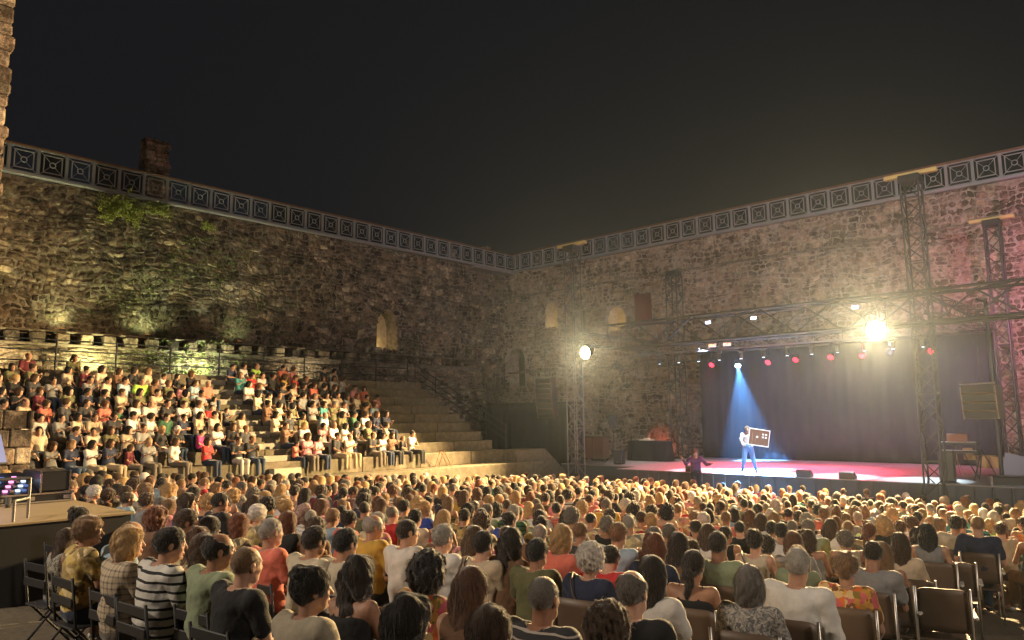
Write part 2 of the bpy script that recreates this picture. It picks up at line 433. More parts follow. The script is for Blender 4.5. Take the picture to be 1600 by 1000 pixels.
ban.add(V, [(i*9+j, (i+1)*9+j, (i+1)*9+j+1, i*9+j+1) for i in range(8) for j in range(8)])
o = ban.obj('banner', M['banner'], smooth=True); sd = o.modifiers.new('s', 'SOLIDIFY'); sd.thickness = .012
tag(o, 'dark red cloth banner hanging on the stone wall above the stage truss', 'banner')
pw_ = MB().box((XR-.10, 23.12, 8.6), (XR-.02, 23.3, 10.15), bev=.01).box((XR-.10, 22.5, 10.0), (XR-.02, 23.12, 10.12), bev=.01)
# weathered timber frame edge beside the banner
tag(pw_.obj('window_frame', mat('pale_timber', (.45, .40, .36), .7)), 'pale angled timber frame piece behind the dark red banner on the wall', 'frame')

# ------------------------------------------------------------------ parapet railing of steel panels
def rail_parts():
    f_ = MB()
    for (a, b_) in (((-.5, -.03, .12), (-.44, .03, 1.16)), ((.44, -.03, .12), (.5, .03, 1.16)), ((-.44, -.03, .12), (.44, .03, .17)), ((-.44, -.03, 1.11), (.44, .03, 1.16))): f_.box(a, b_, bev=.006)
    for s_ in (-1, 1):
        for t in (-1, 1):
            f_.tube([(s_*.44, 0, .64+t*.47), (s_*.09, 0, .64+t*.09)], .012, 4)
    g_ = MB()
    for (a, b_) in (((-.34, -.045, .27), (-.30, -.012, 1.01)), ((.30, -.045, .27), (.34, -.012, 1.01)), ((-.30, -.045, .27), (.30, -.012, .31)), ((-.30, -.045, .97), (.30, -.012, 1.01))): g_.box(a, b_, bev=.004)
    r_ = MB(); pts = [(.105*math.cos(a), 0, .64+.105*math.sin(a)) for a in np.linspace(0, 2*PI, 17)]; r_.tube(pts, .02, 6, cap=False)
    return f_.mesh('panel', [M['greymetal']]), g_.mesh('inner_frame', [M['greymetal']]), r_.mesh('ring', [M['greymetal']])
pm, gm, rm = rail_parts()
sh = MB().box((-.44, .035, .17), (.44, .055, 1.11)).mesh('backing_sheet', [M['darkmetal']])
def railing(label, org, rz, n, start, step):
    t = thing('parapet_railing', label, 'railing', org, rz)
    L0, L1 = start-.6, start+n*step-.4
    MB().box((L0, -.10, .0), (L1, .14, .11), bev=.01).obj('bottom_beam', M['greymetal'], t)
    MB().box((L0, -.07, 1.17), (L1, .10, 1.25), bev=.01).obj('top_rail', M['railwood'], t)
    for k in range(n):
        x = start+k*step
        p = link('panel', pm, t, (x, 0, 0)); link('inner_frame', gm, p); link('ring', rm, p)
        if random.random() < .62: link('backing_sheet', sh, p)
        link('post', MB().box((-.022, -.05, .11), (.022, .07, 1.17)).mesh('post', [M['greymetal']]), t, (x+step/2, 0, 0)) if k == 0 else link('post', bpy.data.meshes['post'], t, (x+step/2, 0, 0))
    return t
railing('steel panel railing with rings along the top of the left castle wall', (0, YL-.28, WT-.02), 0, 35, 1.6, 1.0)
railing('steel panel railing with rings along the top of the wall behind the stage', (XR-.28, 0, WT-.02), -PI/2, 36, -32.6, 1.0)
# soffit over the recessed bay
MB().box((32.25, YL-.3, WT-.12), (XR+.4, YL+.8, WT-.03)).obj('walkway_soffit', M['greymetal']).__setitem__('kind', 'structure')
# ruined merlon and stumps behind the parapet
def ruin(px, label, wdt, hgt, Yw=None, Xw=None, seed=0):
    r = random.Random(seed)
    if Yw: c = onY(px, 300, Yw); org = (c[0], Yw, WT)
    else: c = onX(px, 300, Xw); org = (Xw, c[1], WT)
    t = thing('ruined_merlon', label, 'ruin', org, 0 if Yw else PI/2)
    z = 0; 
    while z < hgt:
        h = r.uniform(.16, .28); ww = wdt*(1-.28*(z/hgt))*r.uniform(.85, 1.05); x = -ww/2+(-.25*wdt if z < hgt*.35 else 0)*0
        left = -wdt/2 if z < hgt*.42 else -wdt*.22; x = left+r.uniform(-.05, .05); right = wdt/2*(1-.15*z/hgt)+r.uniform(-.08, .06)
        while x < right:
            w_ = r.uniform(.25, .5); 
            MB().box((x, -.35+r.uniform(-.04, .04), z), (min(x+w_-.015, right+.05), .4, z+h-.015), bev=.04, rot=Matrix.Rotation(r.uniform(-.06, .06), 3, 'Y')).obj('stone', M['stone_pale'], t); x += w_
        z += h
    return t
ruin(232, 'ruined stone stump rising above the railing of the left wall', 1.6, 2.95, Yw=YL+.45, seed=1)
for k, (px, w_, h_) in enumerate([(525, .5, .95), (642, .5, .9), (703, .45, .9), (724, .5, .9), (757, .6, 1.45)]):
    ruin(px, ['low stone remnant seen through the left railing, near its middle', 'low stone remnant behind the left railing, above the lit window', 'low narrow stone remnant behind the left railing, right of the lit window', 'low stone remnant behind the left railing, second from the corner', 'small stone stump poking above the railing beside the corner'][k], w_, h_, Yw=YL+.6, seed=k+4)
ruin(845, 'low stone remnant behind the right railing next to the corner', .6, .95, Xw=XR+.6, seed=20)

# near tower edge at the top left and the masonry block under it
tw = thing('stone_tower', 'near stone tower edge at the far left, rising out of the picture', 'tower', (3.2, 22.5, 0))
TWX = float(onY(30, 8, 21.0)[0])-3.2
b = MB(); b.box((-3.2, -1.5+.1, 6.2), (TWX-.15, 3.5, 16.8)); b.obj('tower_core', M['mortar'], tw)
rr = random.Random(5); z = 6.2
while z < 16.8:
    h = rr.uniform(.3, .5); y = -1.5
    x = TWX-rr.uniform(0, .10)
    MB().box((x-rr.uniform(.5, .9), -1.5-rr.uniform(0, .06), z), (x, -1.5+rr.uniform(.5, .9), z+h-.02), bev=.05).obj('stone', M['stone_pale'], tw)
    MB().box((x-2, -1.5-rr.uniform(0, .06), z), (x-.95, -1.0, z+h-.02), bev=.05).obj('stone', M['stone'], tw)
    z += h
ft = rel(mapR(5.0), (0, 0, 0))
blk = thing('masonry_block', 'brown masonry block at the far left end of the tiers', 'block', (4.2, 20.4, 0)); rr = random.Random(8); z = .9
while z < 3.75:
    h = rr.uniform(.38, .46); x = -2.2
    while x < 1.05:
        w_ = rr.uniform(.5, .85); MB().box((x, rr.uniform(-.03, .03), z), (min(x+w_, 1.15)-.02, 3.6, z+h-.02), bev=.03).obj('stone', M['stone'], blk); x += w_
    z += h

# ------------------------------------------------------------------ stone tiers
XE = 22.6; TY0 = 21.3; TD = .66; TB = 1.65
def tier_top(i): return TB+.49+.37*i
tiers = thing('stone_tiers', 'nine stone seating tiers below the left wall, empty towards their right end', 'seating tiers', (14, TY0, 0))
MB().box((-13, -.95, 0), (XE-14+1.6, 0, TB), bev=.02).obj('plinth', M['ashlar'], tiers)
rr = random.Random(3)
for i in range(9):
    y0 = TD*i; x = XE-14
    while x > -12:
        L = rr.choice((1.9, 2.2, 2.6)); x2 = max(x-L, -12.5)
        z0 = 0 if i == 0 else tier_top(i)-.5
        MB().box((x2+.008, y0+rr.uniform(0, .012), tier_top(i)-(.50 if i == 0 else .48)), (x-.008, y0+TD+.2, tier_top(i)+rr.uniform(-.006, .004)), bev=.02).obj('step_block', M['ashlar'], tiers); x = x2
    MB().box((-12.5, y0+.05, 0), (XE-14-.02, y0+TD+.05, tier_top(i)-.49)).obj('fill', M['mortar'], tiers)
MB().box((-12.5, 9*TD+.05, 0), (XE-14, 10.9, tier_top(8)-.05)).obj('terrace', M['ashlar'], tiers)
# aisle half steps, pale colour painted in for their lit edges
AX = 12.0
for i in range(9):
    for s_ in (0,):
        MB().box((AX-14, TD*i-.30, tier_top(i)-.5), (AX+.95-14, TD*i-.005, tier_top(i)-.185), bev=.012).obj('aisle_step', mat('lit_step_edge', (.34, .31, .25), .7) if i == 0 else bpy.data.materials['lit_step_edge'], tiers)
# sloped end block
b = MB(); V = [(XE+.02, 20.6, 0), (26.2, 20.6, 0), (26.0, 20.6, .9), (24.4, 20.6, 2.12), (XE+.02, 20.6, 2.12)]; V = V+[(x, 21.7, z) for x, y, z in V]
b.add(V, [(0, 1, 2, 3, 4), (9, 8, 7, 6, 5), (0, 5, 6, 1), (1, 6, 7, 2), (2, 7, 8, 3), (3, 8, 9, 4), (4, 9, 5, 0)])
tag(b.obj('end_block', M['ashlar']), 'sloping stone block closing the right end of the lowest tier', 'block')
# end wall of the tiers
b = MB(); b.box((XE, TY0+.3, 0), (XE+.9, TY0+9*TD, 1.7)); 
tag(b.obj('side_wall', M['mortar']), 'dark low side wall at the right end of the stone tiers', 'wall')
# railings: behind the top tier and down the right end
UT = MB().tube([(0, 0, 0), (0, 0, 1)], 1.0, 8).mesh('tube', []) 
def bar(name, a, b_, r, m, parent, org=(0, 0, 0)):
    """a straight tube between two points, from one shared mesh per material"""
    key = 'tube_'+m.name; me = bpy.data.meshes.get(key)
    if me is None: me = MB().tube([(0, 0, 0), (0, 0, 1)], 1.0, 7).mesh(key, [m], True)
    a = Vector(tuple(map(float, a)))-Vector(org); b_ = Vector(tuple(map(float, b_)))-Vector(org); d = b_-a
    o = link(name, me, parent, a, d.to_track_quat('Z', 'Y').to_euler(), (r, r, d.length)); return o
zt = tier_top(8)
rl = thing('guard_rail', 'dark steel guard rail along the terrace above the top tier', 'railing', (14, TY0+6.3, zt))
for hh in (.35, .7, 1.05): bar('rail', (3, TY0+6.3, zt+hh), (XE, TY0+6.3, zt+hh), .022, M['darkmetal'], rl, rl.location)
x = 4.0
while x < XE+.1: bar('post', (x, TY0+6.3, zt), (x, TY0+6.3, zt+1.1), .03, M['darkmetal'], rl, rl.location); x += 1.86
rl = thing('hand_rail', 'dark sloping hand rail descending beside the right end of the tiers', 'railing', (XE+.3, TY0, 0))
for hh in (.3, .6, .9): bar('rail', (XE+.3, TY0+6.1, zt+hh), (XE+.3, TY0+.2, tier_top(0)+.1+hh), .022, M['darkmetal'], rl, rl.location)
for k in range(5):
    t = k/4; bar('post', (XE+.3, TY0+6.1-5.9*t, 1.6), (XE+.3, TY0+6.1-5.9*t, zt+.95+(tier_top(0)+.1-zt)*t), .028, M['darkmetal'], rl, rl.location)
# folded trestle leaning by the walkway
t = thing('trestle', 'orange wooden folding trestle standing on the plinth beside the last spectator', 'trestle', (18.6, TY0-.45, TB))
t.scale = (.7,)*3; mw = mat('orange_wood', (.20, .11, .045), .5)
for s_ in (0, .3):
    bar('leg', (0, s_, 0), (.35, s_, .85), .022, mw, t); bar('leg', (.9, s_, 0), (.35, s_, .85), .022, mw, t)
bar('crosspiece', (.35, -.05, .85), (.35, .35, .85), .025, mw, t)

# uplights added on the terrace to brighten the left wall
for k, (x, c, p) in enumerate(((10.2, (.98, .95, .42), 420), (14.3, (.90, 1.0, .55), 520), (6.5, (1, .82, .40), 240), (19.5, (1, .84, .5), 120))):
    t = thing('added_uplight', ['leftmost', 'second', 'third', 'fourth'][(1, 2, 0, 3)[k]]+' small added floodlight on the terrace washing up the left wall', 'floodlight', (x, 30.9, zt), 0, 'added terrace uplights')
    MB().box((-.16, -.1, 0), (.16, .1, .16), bev=.02).obj('housing', M['black'], t)
    MB().box((-.13, .101, .03), (.13, .11, .14)).obj('lens', M['amber'], t)
    lamp('SPOT', (x, 31.1, zt+.15), (x+.2, YL, 8.4), p*1.35, c, .06, 150, .9)

for k, (x, c, p) in enumerate(((9.2, (.95, 1.0, .45), 75), (12.4, (.85, 1.0, .42), 90), (16.5, (.95, .95, .5), 45))):  # lamps added to brighten the wall above the corbels
    t = thing('added_ledge_light', ['left', 'middle', 'right'][k]+' small added lamp on the corbelled ledge grazing the left wall', 'floodlight', (x, 32.33, 6.985), 0, 'added lamps on the ledge')
    MB().box((-.1, -.06, 0), (.1, .06, .09), bev=.015).obj('housing', M['black'], t); MB().box((-.08, -.04, .091), (.08, .04, .096)).obj('lens', M['amber'], t)
    lamp('SPOT', (x, 32.36, 7.12), (x+.1, YL-.05, 9.6), p, c, .05, 150, .9)
# plants on the wall
def leafy(name, label, cat, c, rad, n, m, sz=.09, seed=0, squash=(1, .6, 1)):
    r = np.random.default_rng(seed); P = r.normal(0, .42, (n, 3)); 
    P = P*np.array(squash)*rad; V = []; Fc = []
    for p in P:
        d = r.normal(0, 1, 3); d[2] += .6; d /= np.linalg.norm(d); e = np.cross(d, r.normal(0, 1, 3)); e /= np.linalg.norm(e); k = len(V); s_ = sz*r.uniform(.5, 1.5)
        V += [p-e*s_*.16, p+d*s_*.5-e*s_*.26, p+d*s_*1.3, p+d*s_*.5+e*s_*.26]; Fc += [(k, k+1, k+2, k+3)]
    o = link(name, mesh(name, np.array(V)+np.array(c), Fc, [m])); return tag(o, label, cat)
M['leaf'] = mat('yellow_green_leaf', (.34, .40, .07), .6)
M['ivy'] = mat('dark_ivy_leaf', (.11, .14, .035), .6)
M['stem'] = mat('woody_stem', (.09, .07, .035), .8); M['leaf2'] = mat('dry_yellow_leaf', (.30, .27, .07), .6)
def bush(label, c, rad, ns, nl, seed):
    r = np.random.default_rng(seed); t = thing('wall_plant', label, 'plant', c); st_ = MB(); LV = ([], [], [])
    for k in range(ns):
        a = r.uniform(-1.5, 1.5); up = r.uniform(-.25, 1.0); d = np.array((math.sin(a), -.35-.5*r.random(), up)); d /= np.linalg.norm(d); L_ = rad*r.uniform(.45, 1.05); p = np.array((r.uniform(-.12, .12), 0, 0))*rad; pts = [p]
        for q in range(5): d = d+np.array((0, 0, -.16))+r.normal(0, .10, 3); d /= np.linalg.norm(d); p = p+d*L_/5; pts.append(p)
        st_.tube(pts, [.014, .011, .009, .007, .005, .003], 4)
        for q in range(nl):
            u = r.uniform(.8, 5); i_ = min(4, int(u)); b_ = pts[i_]+(pts[i_+1]-pts[i_])*(u-i_); e = r.normal(0, 1, 3); e /= np.linalg.norm(e); s_ = r.uniform(.05, .12); f_ = np.cross(e, r.normal(0, 1, 3)); f_ /= np.linalg.norm(f_)
            w_ = 2 if r.random() < .22 else 1 if r.random() < .4 else 0; V_, n_ = LV[w_], len(LV[w_]); V_ += [b_, b_+e*s_*.5+f_*s_*.22, b_+e*s_, b_+e*s_*.5-f_*s_*.22]
    st_.obj('stems', M['stem'], t)['kind'] = 'stuff'
    for V_, m_ in zip(LV, (M['leaf'], M['ivy'], M['leaf2'])):
        o = link('foliage', mesh('foliage', np.array(V_), np.arange(len(V_)).reshape(-1, 4), [m_]), t); o['kind'] = 'stuff'
c = onY(188, 330, YL-.06); bush('large bright green bush growing out of the left wall under the railing', c, 1.25, 130, 60, 1)
c = onY(243, 327, YL-.06); bush('smaller green bush on the left wall under the stone stump', c, .75, 70, 40, 2)
c = onY(321, 354, YL-.06); bush('tiny green tuft on the left wall below the railing', c, .45, 34, 20, 3)
r_ = np.random.default_rng(9); V = []; Fc = []
for k in range(5200):
    u = r_.normal(.5, .24); v = r_.uniform(0, 1)**1.3
    px = 130+u*340; py = 600-v*230
    if nz(np.array(px/28.), np.array(py/22.), 1.0, 40) < .05: continue
    p = onY(px, py, YL-.1); p[1] -= r_.uniform(0, .14)
    if p[2] < 7.05: p = onY(px, py, 32.1); p[1] -= r_.uniform(0, .14)
    if p[2] < 5.2: continue
    d = r_.normal(0, 1, 3); d[1] = -abs(d[1])*.8; d /= np.linalg.norm(d); e = np.cross(d, r_.normal(0, 1, 3)); e /= np.linalg.norm(e); s_ = r_.uniform(.04, .10); n = len(V)
    V += [p-e*s_*.3, p+d*s_*.5-e*s_*.45, p+d*s_*1.3, p+d*s_*.5+e*s_*.45]; Fc += [(n, n+1, n+2, n+3)]
o = link('ivy', mesh('ivy', np.array(V), Fc, [M['ivy']])); tag(o, 'thin ivy and moss creeping over the lit left wall', 'ivy', kind='stuff')
c = onX(1180+15, 660-500, XR) 

# ------------------------------------------------------------------ stage
M['skirtcloth'] = mat('grey_skirt_cloth', (.07, .075, .085), .8)
st = link('stage', None); st['kind'] = 'structure'
def deckbox(a, b_): 
    MB().box(a, (b_[0], b_[1], b_[2]-.03)).obj('stage_body', M['skirtcloth'], st)
    # deck boards
    y = a[1]
    while y < b_[1]-.01:
        y2 = min(y+1.5, b_[1]); MB().box((a[0]-.02, y+.002, b_[2]-.03), (b_[0], y2-.002, b_[2]), bev=.004).obj('deck_panel', M['deck'], st); y = y2
deckbox((25.2, 3.0, 0), (XR-.15, 17.5, STZ)); deckbox((26.6, 17.5, 0), (XR-.15, 21.5, STZ))
MB().box((24.1, 11.9, 0), (25.18, 14.4, .34), bev=.01).obj('step_box', M['black'], st)
for y in np.arange(3.6, 17.4, .46):   # skirting folds
    MB().tube([(25.16, y, 0), (25.16, y, STZ-.06)], .03, 5).obj('skirt_fold', M['skirtcloth'], st)
# backdrop curtain
def drape(name, label, x, y0, y1, z0, z1, amp=.022, per=.45, m=None, vertical_axis='Y', split=True):
    n = int((y1-y0)/.04); V = []
    for i in range(n+1):
        y = y0+(y1-y0)*i/n
        for j in range(7):
            z = z0+(z1-z0)*j/6; a = amp*(1-.35*j/6)*(math.sin(y*2*PI/per)+.5*math.sin(y*2*PI/per*.43+2))
            V.append((x+a, y, z) if vertical_axis == 'Y' else (y, x+a, z))
    Fc = [(i*7+j, (i+1)*7+j, (i+1)*7+j+1, i*7+j+1) for i in range(n) for j in range(6)]
    o = link(name, mesh(name, V, Fc, [m or M['curtain']], True)); s_ = o.modifiers.new('s', 'SOLIDIFY'); s_.thickness = .01
    return tag(o, label, 'curtain')
drape('backdrop_curtain', 'tall dark stage backdrop curtain hanging behind the performer', 34.3, 5.7, 18.55, STZ+.01, 6.75)
drape('added_drape', 'dark drape added to darken the corner beside the tower left of the stage', 33.0, 26.0, 32.6, 0, 4.3)  # drape added to keep this corner dark
# truss towers and beams
def truss(label, a, b_, w=.42, m=None, r=.026, step=.62, name='truss_beam', cat='truss', upref=(0, 0, 1), base=False, mlow=None):
    m = m or M['alu']; a = np.array(a, float); b_ = np.array(b_, float); L = np.linalg.norm(b_-a); d = (b_-a)/L
    up = np.array(upref, float)
    if abs(d@up) > .9: up = np.array((0, 1., 0))
    s_ = np.cross(d, up); s_ /= np.linalg.norm(s_); up = np.cross(s_, d)
    t = thing(name, label, cat, a); c = [(i*w/2*s_+j*w/2*up) for i, j in ((-1, -1), (1, -1), (1, 1), (-1, 1))]
    for q in c:
        if mlow: bar('chord', a+q, a+d*5.8+q, r, mlow, t, a); bar('chord', a+d*5.8+q, b_+q, r, m, t, a)  # brighter metal below stands for light, darker copy above for shade
        else: bar('chord', a+q, b_+q, r, m, t, a)
    n = int(L/step)
    for k in range(n):
        p0 = a+d*L*k/n; p1 = a+d*L*(k+1)/n
        for f_ in range(4):
            q0, q1 = c[f_], c[(f_+1) % 4]
            if (k+f_) % 2: q0, q1 = q1, q0
            bar('brace', p0+q0, p1+q1, r*.62, mlow if mlow and L*k/n < 5.6 else m, t, a)
    for k in range(0, n+1, 4):
        p0 = a+d*L*k/n
        for f_ in range(4): bar('brace', p0+c[f_], p0+c[(f_+1) % 4], r*.5, m, t, a)
    if base:
        MB().box((-.45, -.45, .0), (.45, .45, .06), bev=.01).obj('base_plate', m, t)
        MB().box((-.3, -.3, L-.02), (.3, .3, L+.22), bev=.02).obj('head_block', M['alu_dark'], t)
    return t
TZ = 10.6; FX = 25.0; BX = 33.2
truss('silver truss tower at the front left corner of the stage', (FX, 19.4, 0), (FX, 19.4, TZ), .5, M['alu_dark'], .024, .5, 'truss_tower', 'truss tower', base=True, mlow=M['alu'])
truss('silver truss tower at the front right corner of the stage', (FX, 5.95, 0), (FX, 5.95, TZ), .5, M['alu_dark'], .028, .5, 'truss_tower', 'truss tower', base=True)
truss('dark truss tower at the back left of the stage, beside the curtain', (BX, 19.2, STZ), (BX, 19.2, TZ), .6, M['alu_dark'], .035, .55, 'truss_tower', 'truss tower', base=True)
truss('dark truss tower at the back right of the stage', (BX, 5.2, STZ), (BX, 5.2, TZ), .5, M['alu_dark'], .035, .55, 'truss_tower', 'truss tower', base=True)
# cross arms on tower heads; yellow lamplight is painted into their colour
M['armlit'] = mat('lamplit_steel_arm', (.62, .48, .2), .4, .3)
for (x, y, lb) in ((FX, 5.95, 'cross arm coloured as lamplit on top of the front right truss tower'), (BX, 5.2, 'cross arm coloured as lamplit on top of the back right truss tower'), (FX, 19.4, 'cross arm on top of the front left truss tower')):
    t = thing('cross_arm', lb, 'beam', (x, y, TZ+.22)); MB().box((-.1, -.75, 0), (.1, .75, .12), bev=.01).obj('beam', M['armlit'], t)
    MB().box((-.14, -.25, -.06), (.14, .1, .0), bev=.01).obj('bracket', M['alu_dark'], t)
zt0 = 6.75
truss('long silver front truss beam spanning the stage between the front towers', (FX, 2.0, zt0-.12), (FX, 17.3, zt0-.12), .95, M['alu_dark'], .048, 1.25, 'truss_beam', 'truss')
truss('back truss beam above the curtain carrying the red stage lights', (BX, 5.5, zt0), (BX, 18.9, zt0), .5, M['alu_dark'], .026, .7)
truss('left side truss beam joining the front and back towers', (FX+.3, 19.2, zt0), (BX-.3, 19.2, zt0), .5, M['alu_dark'], .026, .7)
truss('right side truss beam joining the front and back towers', (FX+.3, 5.7, zt0), (BX-.3, 5.5, zt0), .5, M['alu_dark'], .026, .7)
truss('middle lighting truss hung across the stage roof', (29.2, 5.9, 6.45), (29.2, 19, 6.45), .4, M['alu'], .022, .6)

def flood(label, p, lens, r=.22, facing=(-1, 0, -.12), grp='stage floodlights'):
    t = thing('floodlight', label, 'stage light', p, 0, grp)
    q = Vector(facing).to_track_quat('Z', 'Y').to_euler()
    e = link('housing', MB().lathe([(0, -.3), (r*.6, -.3), (r*1.05, -.05), (r*1.15, .06), (r*1.02, .06), (r, .0)], n=18).mesh('housing', [M['black']], True), t, rot=q)
    link('lens', MB().lathe([(0, .03), (r*.6, .025), (r*.98, .0)], n=18).mesh('lens', [lens], True), t, rot=q)
    bar('yoke', (0, -r*1.3, 0), (0, -r*1.3, r*2.1), .018, M['black'], t); bar('yoke', (0, r*1.3, 0), (0, r*1.3, r*2.1), .018, M['black'], t); bar('yoke', (0, -r*1.3, r*2.1), (0, r*1.3, r*2.1), .018, M['black'], t)
    return t
flood('bright warm floodlight on the front left truss tower, facing the audience', FL1, M['flood'], .25)
flood('larger glaring warm floodlight near the front right truss tower', FL2, M['flood'], .29)
# red, blue and white heads
RZ = 5.95
reds = [onX(px, py, 32.6) for px, py in ((1112, 570), (1200, 566), (1243, 562), (1298, 558), (1347, 556))]
for k, p in enumerate(reds):
    flood(['first', 'second', 'third', 'fourth', 'fifth'][k]+' red glowing stage light from the left, under the back truss', p, M['red'], .13, (-1, -.1, -.55), 'red stage lights')
    bar_t = thing('hanging_pipe', 'thin pipe holding the '+['first', 'second', 'third', 'fourth', 'fifth'][k]+' red stage light', 'pipe', p); bar('pipe', (0, 0, .25), (0, 0, zt0-.25-p[2]), .02, M['black'], bar_t)
    lamp('SPOT', p+np.array((-.2, 0, -.1)), (28.5, p[1]*.6+12*.4, STZ), 2400, (1, .09, .17), .1, 75, .7)
lamp('SPOT', (29.2, 9.2, 6.1), (30.5, 9.2, STZ), 1700, (1, .13, .22), .1, 110, .8)  # this and the next: added red washes over the deck
lamp('SPOT', (29.2, 13.5, 6.1), (30.5, 13, STZ), 1700, (1, .13, .22), .1, 110, .8)
p = onX(1455, 549, 25.6); flood('small red light on the front right tower, just under the beam', p, M['red'], .10, (-1, .3, -.2), 'red stage lights')
lamp('SPOT', (29.5, 4.3, 7.0), (36, 3.2, 7.0), 1300, (1, .20, .48), .1, 130, .9)  # added pink wash on the right wall, no fixture
PERF = onZ(1171, 741, STZ); PERF[2] = STZ
for (px, py, X, tgt, pw, ang, lb) in ((1153, 571, 32.6, PERF+(.7, .2, 0), 420000, 19, 'bright blue spotlight under the back truss, its beam falling on the performer'),
                                 (968, 573, 28.0, np.array((33, 15.5, STZ+.3)), 75000, 12, 'small blue spotlight at the left side truss with a short beam'),):
    p = onX(px, py, X); flood(lb, p, M['blue'], .12, tuple(tgt-p), 'blue spotlights'); d = (tgt-p)/np.linalg.norm(tgt-p)
    lamp('SPOT', p+d*.12, tgt, pw, (.16, .48, 1), .05, ang, .35)
p = onX(1390, 553, 31.0); flood('white spotlight near the right side truss, aimed down left', p, M['white'], .10, (-.3, .6, -1), 'white spotlights')
tg = np.array((28.0, 12.5, STZ)); lamp('SPOT', p+np.array((0, .1, -.1)), tg, 16000, (.62, .62, 1), .05, 20, .6)
p = onX(1392, 538, 31.0); flood('small white light just above the white spotlight', p, M['white_dim'], .06, (-.8, .2, -.4), 'white spotlights')
lamp('SPOT', (FX-.1, 10.2, 6.3), tuple(PERF+(0, 0, .8)), 3800, (.55, .80, 1), .06, 24, .5)  # added front light on the performer, no fixture
lamp('SPOT', (29.2, 15.8, 6.2), (34.3, 14.5, 3.8), 2200, (.40, .55, 1), .2, 100, .9)  # this and the next: added blue washes for the curtain
lamp('SPOT', (29.2, 8.6, 6.2), (34.3, 9.0, 4.0), 1100, (.55, .55, 1), .2, 100, .9)
lamp('SPOT', (30.5, 19.8, 6.3), (29.5, 17.0, STZ), 900, (1, .78, .72), .2, 90, .9)  # added warm wash over the left wing, no fixture
# added cool wash lamps for the front edge of the stage
for y in (6.8, 9.4, 12, 14.4):
    lamp('SPOT', (29.0, y, 6.2), (26.3, y-.2, STZ), 5200, (.70, .90, 1), .08, 30, .6)
# small movers on the front truss and pipes
rr = random.Random(2)
mv = MB().box((-.1, -.12, -.06), (.1, .12, .06), bev=.02).lathe([(.0, -.34), (.07, -.34), (.085, -.2), (.06, -.08)], n=10).mesh('fixture_body', [M['blackplastic']])
for k in range(12):
    y = 7.0+k*.98
    t = thing('moving_head', ['', ''][1]+['far right', 'second from the right', 'third from the right', 'fourth from the right', 'fifth from the right', 'sixth from the right', 'sixth from the left', 'fifth from the left', 'fourth from the left', 'third from the left', 'second from the left', 'far left'][k]+' dark moving head hanging under the middle truss', 'stage light', (29.2, y, 6.12), rr.uniform(0, 3), 'moving heads under the middle truss')
    link('fixture_body', mv, t)
    link('lens', MB().lathe([(0, -.345), (.06, -.343)], n=10).mesh('lens', [M['white_dim']]), t)
for k, (px, py) in enumerate(((1115, 538), (1138, 536))):
    p = onX(px, py, 30.5); t = thing('blinder_light', ['left', 'right'][k]+' amber lit blinder of the pair under the roof truss', 'stage light', p, 0, 'amber blinders')
    MB().box((-.12, -.22, -.16), (.1, .22, .16), bev=.02).obj('housing', M['black'], t); 
    MB().box((-.125, -.18, -.13), (-.121, -.01, .13)).box((-.125, .01, -.13), (-.121, .18, .13)).obj('lens', M['amber'], t)
    bar('hanger', (0, 0, .16), (0, 0, .5), .02, M['black'], t)
for k, (px, py) in enumerate(((1307/1600*0+1107, 504), (1178, 497), (1337, 480))):
    p = onX(px, py, FX+.1); t = thing('small_light', ['left', 'middle', 'right'][k]+' small white lit panel inside the front truss', 'stage light', p, 0, 'white panels in the front truss')
    MB().box((-.03, -.12, -.06), (.03, .12, .06), bev=.01).obj('housing', M['black'], t); MB().box((-.036, -.10, -.045), (-.032, .10, .045)).obj('lens', M['white_dim'], t)

# loudspeakers
def line_array(label, x, y, ztop, n, w=.95, h=.235, rz=0, color=None):
    t = thing('line_array', label, 'loudspeaker', (x, y, ztop), rz)
    m = color or mat('brown_speaker_paint', (.11, .075, .05), .5)
    bar('fly_bar', (-.3, -.5, .05), (-.3, .5, .05), .03, M['alu'], t); bar('chain', (0, 0, .05), (0, 0, 1.4), .015, M['alu_dark'], t)
    z = 0; a = 0; off = 0
    for k in range(n):
        a += .035; b = MB(); b.box((-.28, -w/2, -h), (.22, w/2, 0), bev=.03); b.box((-.295, -w/2+.04, -h+.03), (-.282, w/2-.04, -.03), m=1)
        for s_ in (-1, 1): b.box((-.29, s_*(w/2+.01)-.012, -h), (.2, s_*(w/2+.01)+.012, 0), m=2)
        b.obj('cabinet', [m, M['black'], M['alu']], t, loc=(off, 0, z), rot=(0, -a, 0)); z -= h*math.cos(a); off += h*math.sin(a)
    return t
p = onX(852, 592, 26.2); line_array('tall brown line array of speakers hanging left of the stage', 26.2, p[1], p[2], 8, .8, .22, .25)
p = onX(1533, 602, 26.6); line_array('brown line array of speakers hanging right of the stage', 26.6, p[1], p[2], 4, .95, .25, -.2)
for (lb, y_) in (('thin steel lifting mast left of the front left tower', 20.6), ('thin steel lifting mast right of the front right tower', 4.6)):
    t = thing('lifting_mast', lb, 'mast', (27.0, y_, 0)); bar('pole', (0, 0, 0), (0, 0, 7.0), .06, M['alu_dark'], t); bar('arm', (0, 0, 6.9), (-.8, .5 if y_ > 10 else .1, 6.9), .04, M['alu_dark'], t)
    for a in (0, 2.1, 4.2): bar('leg', (0, 0, .8), (.8*math.cos(a), .8*math.sin(a), .02), .03, M['alu_dark'], t)

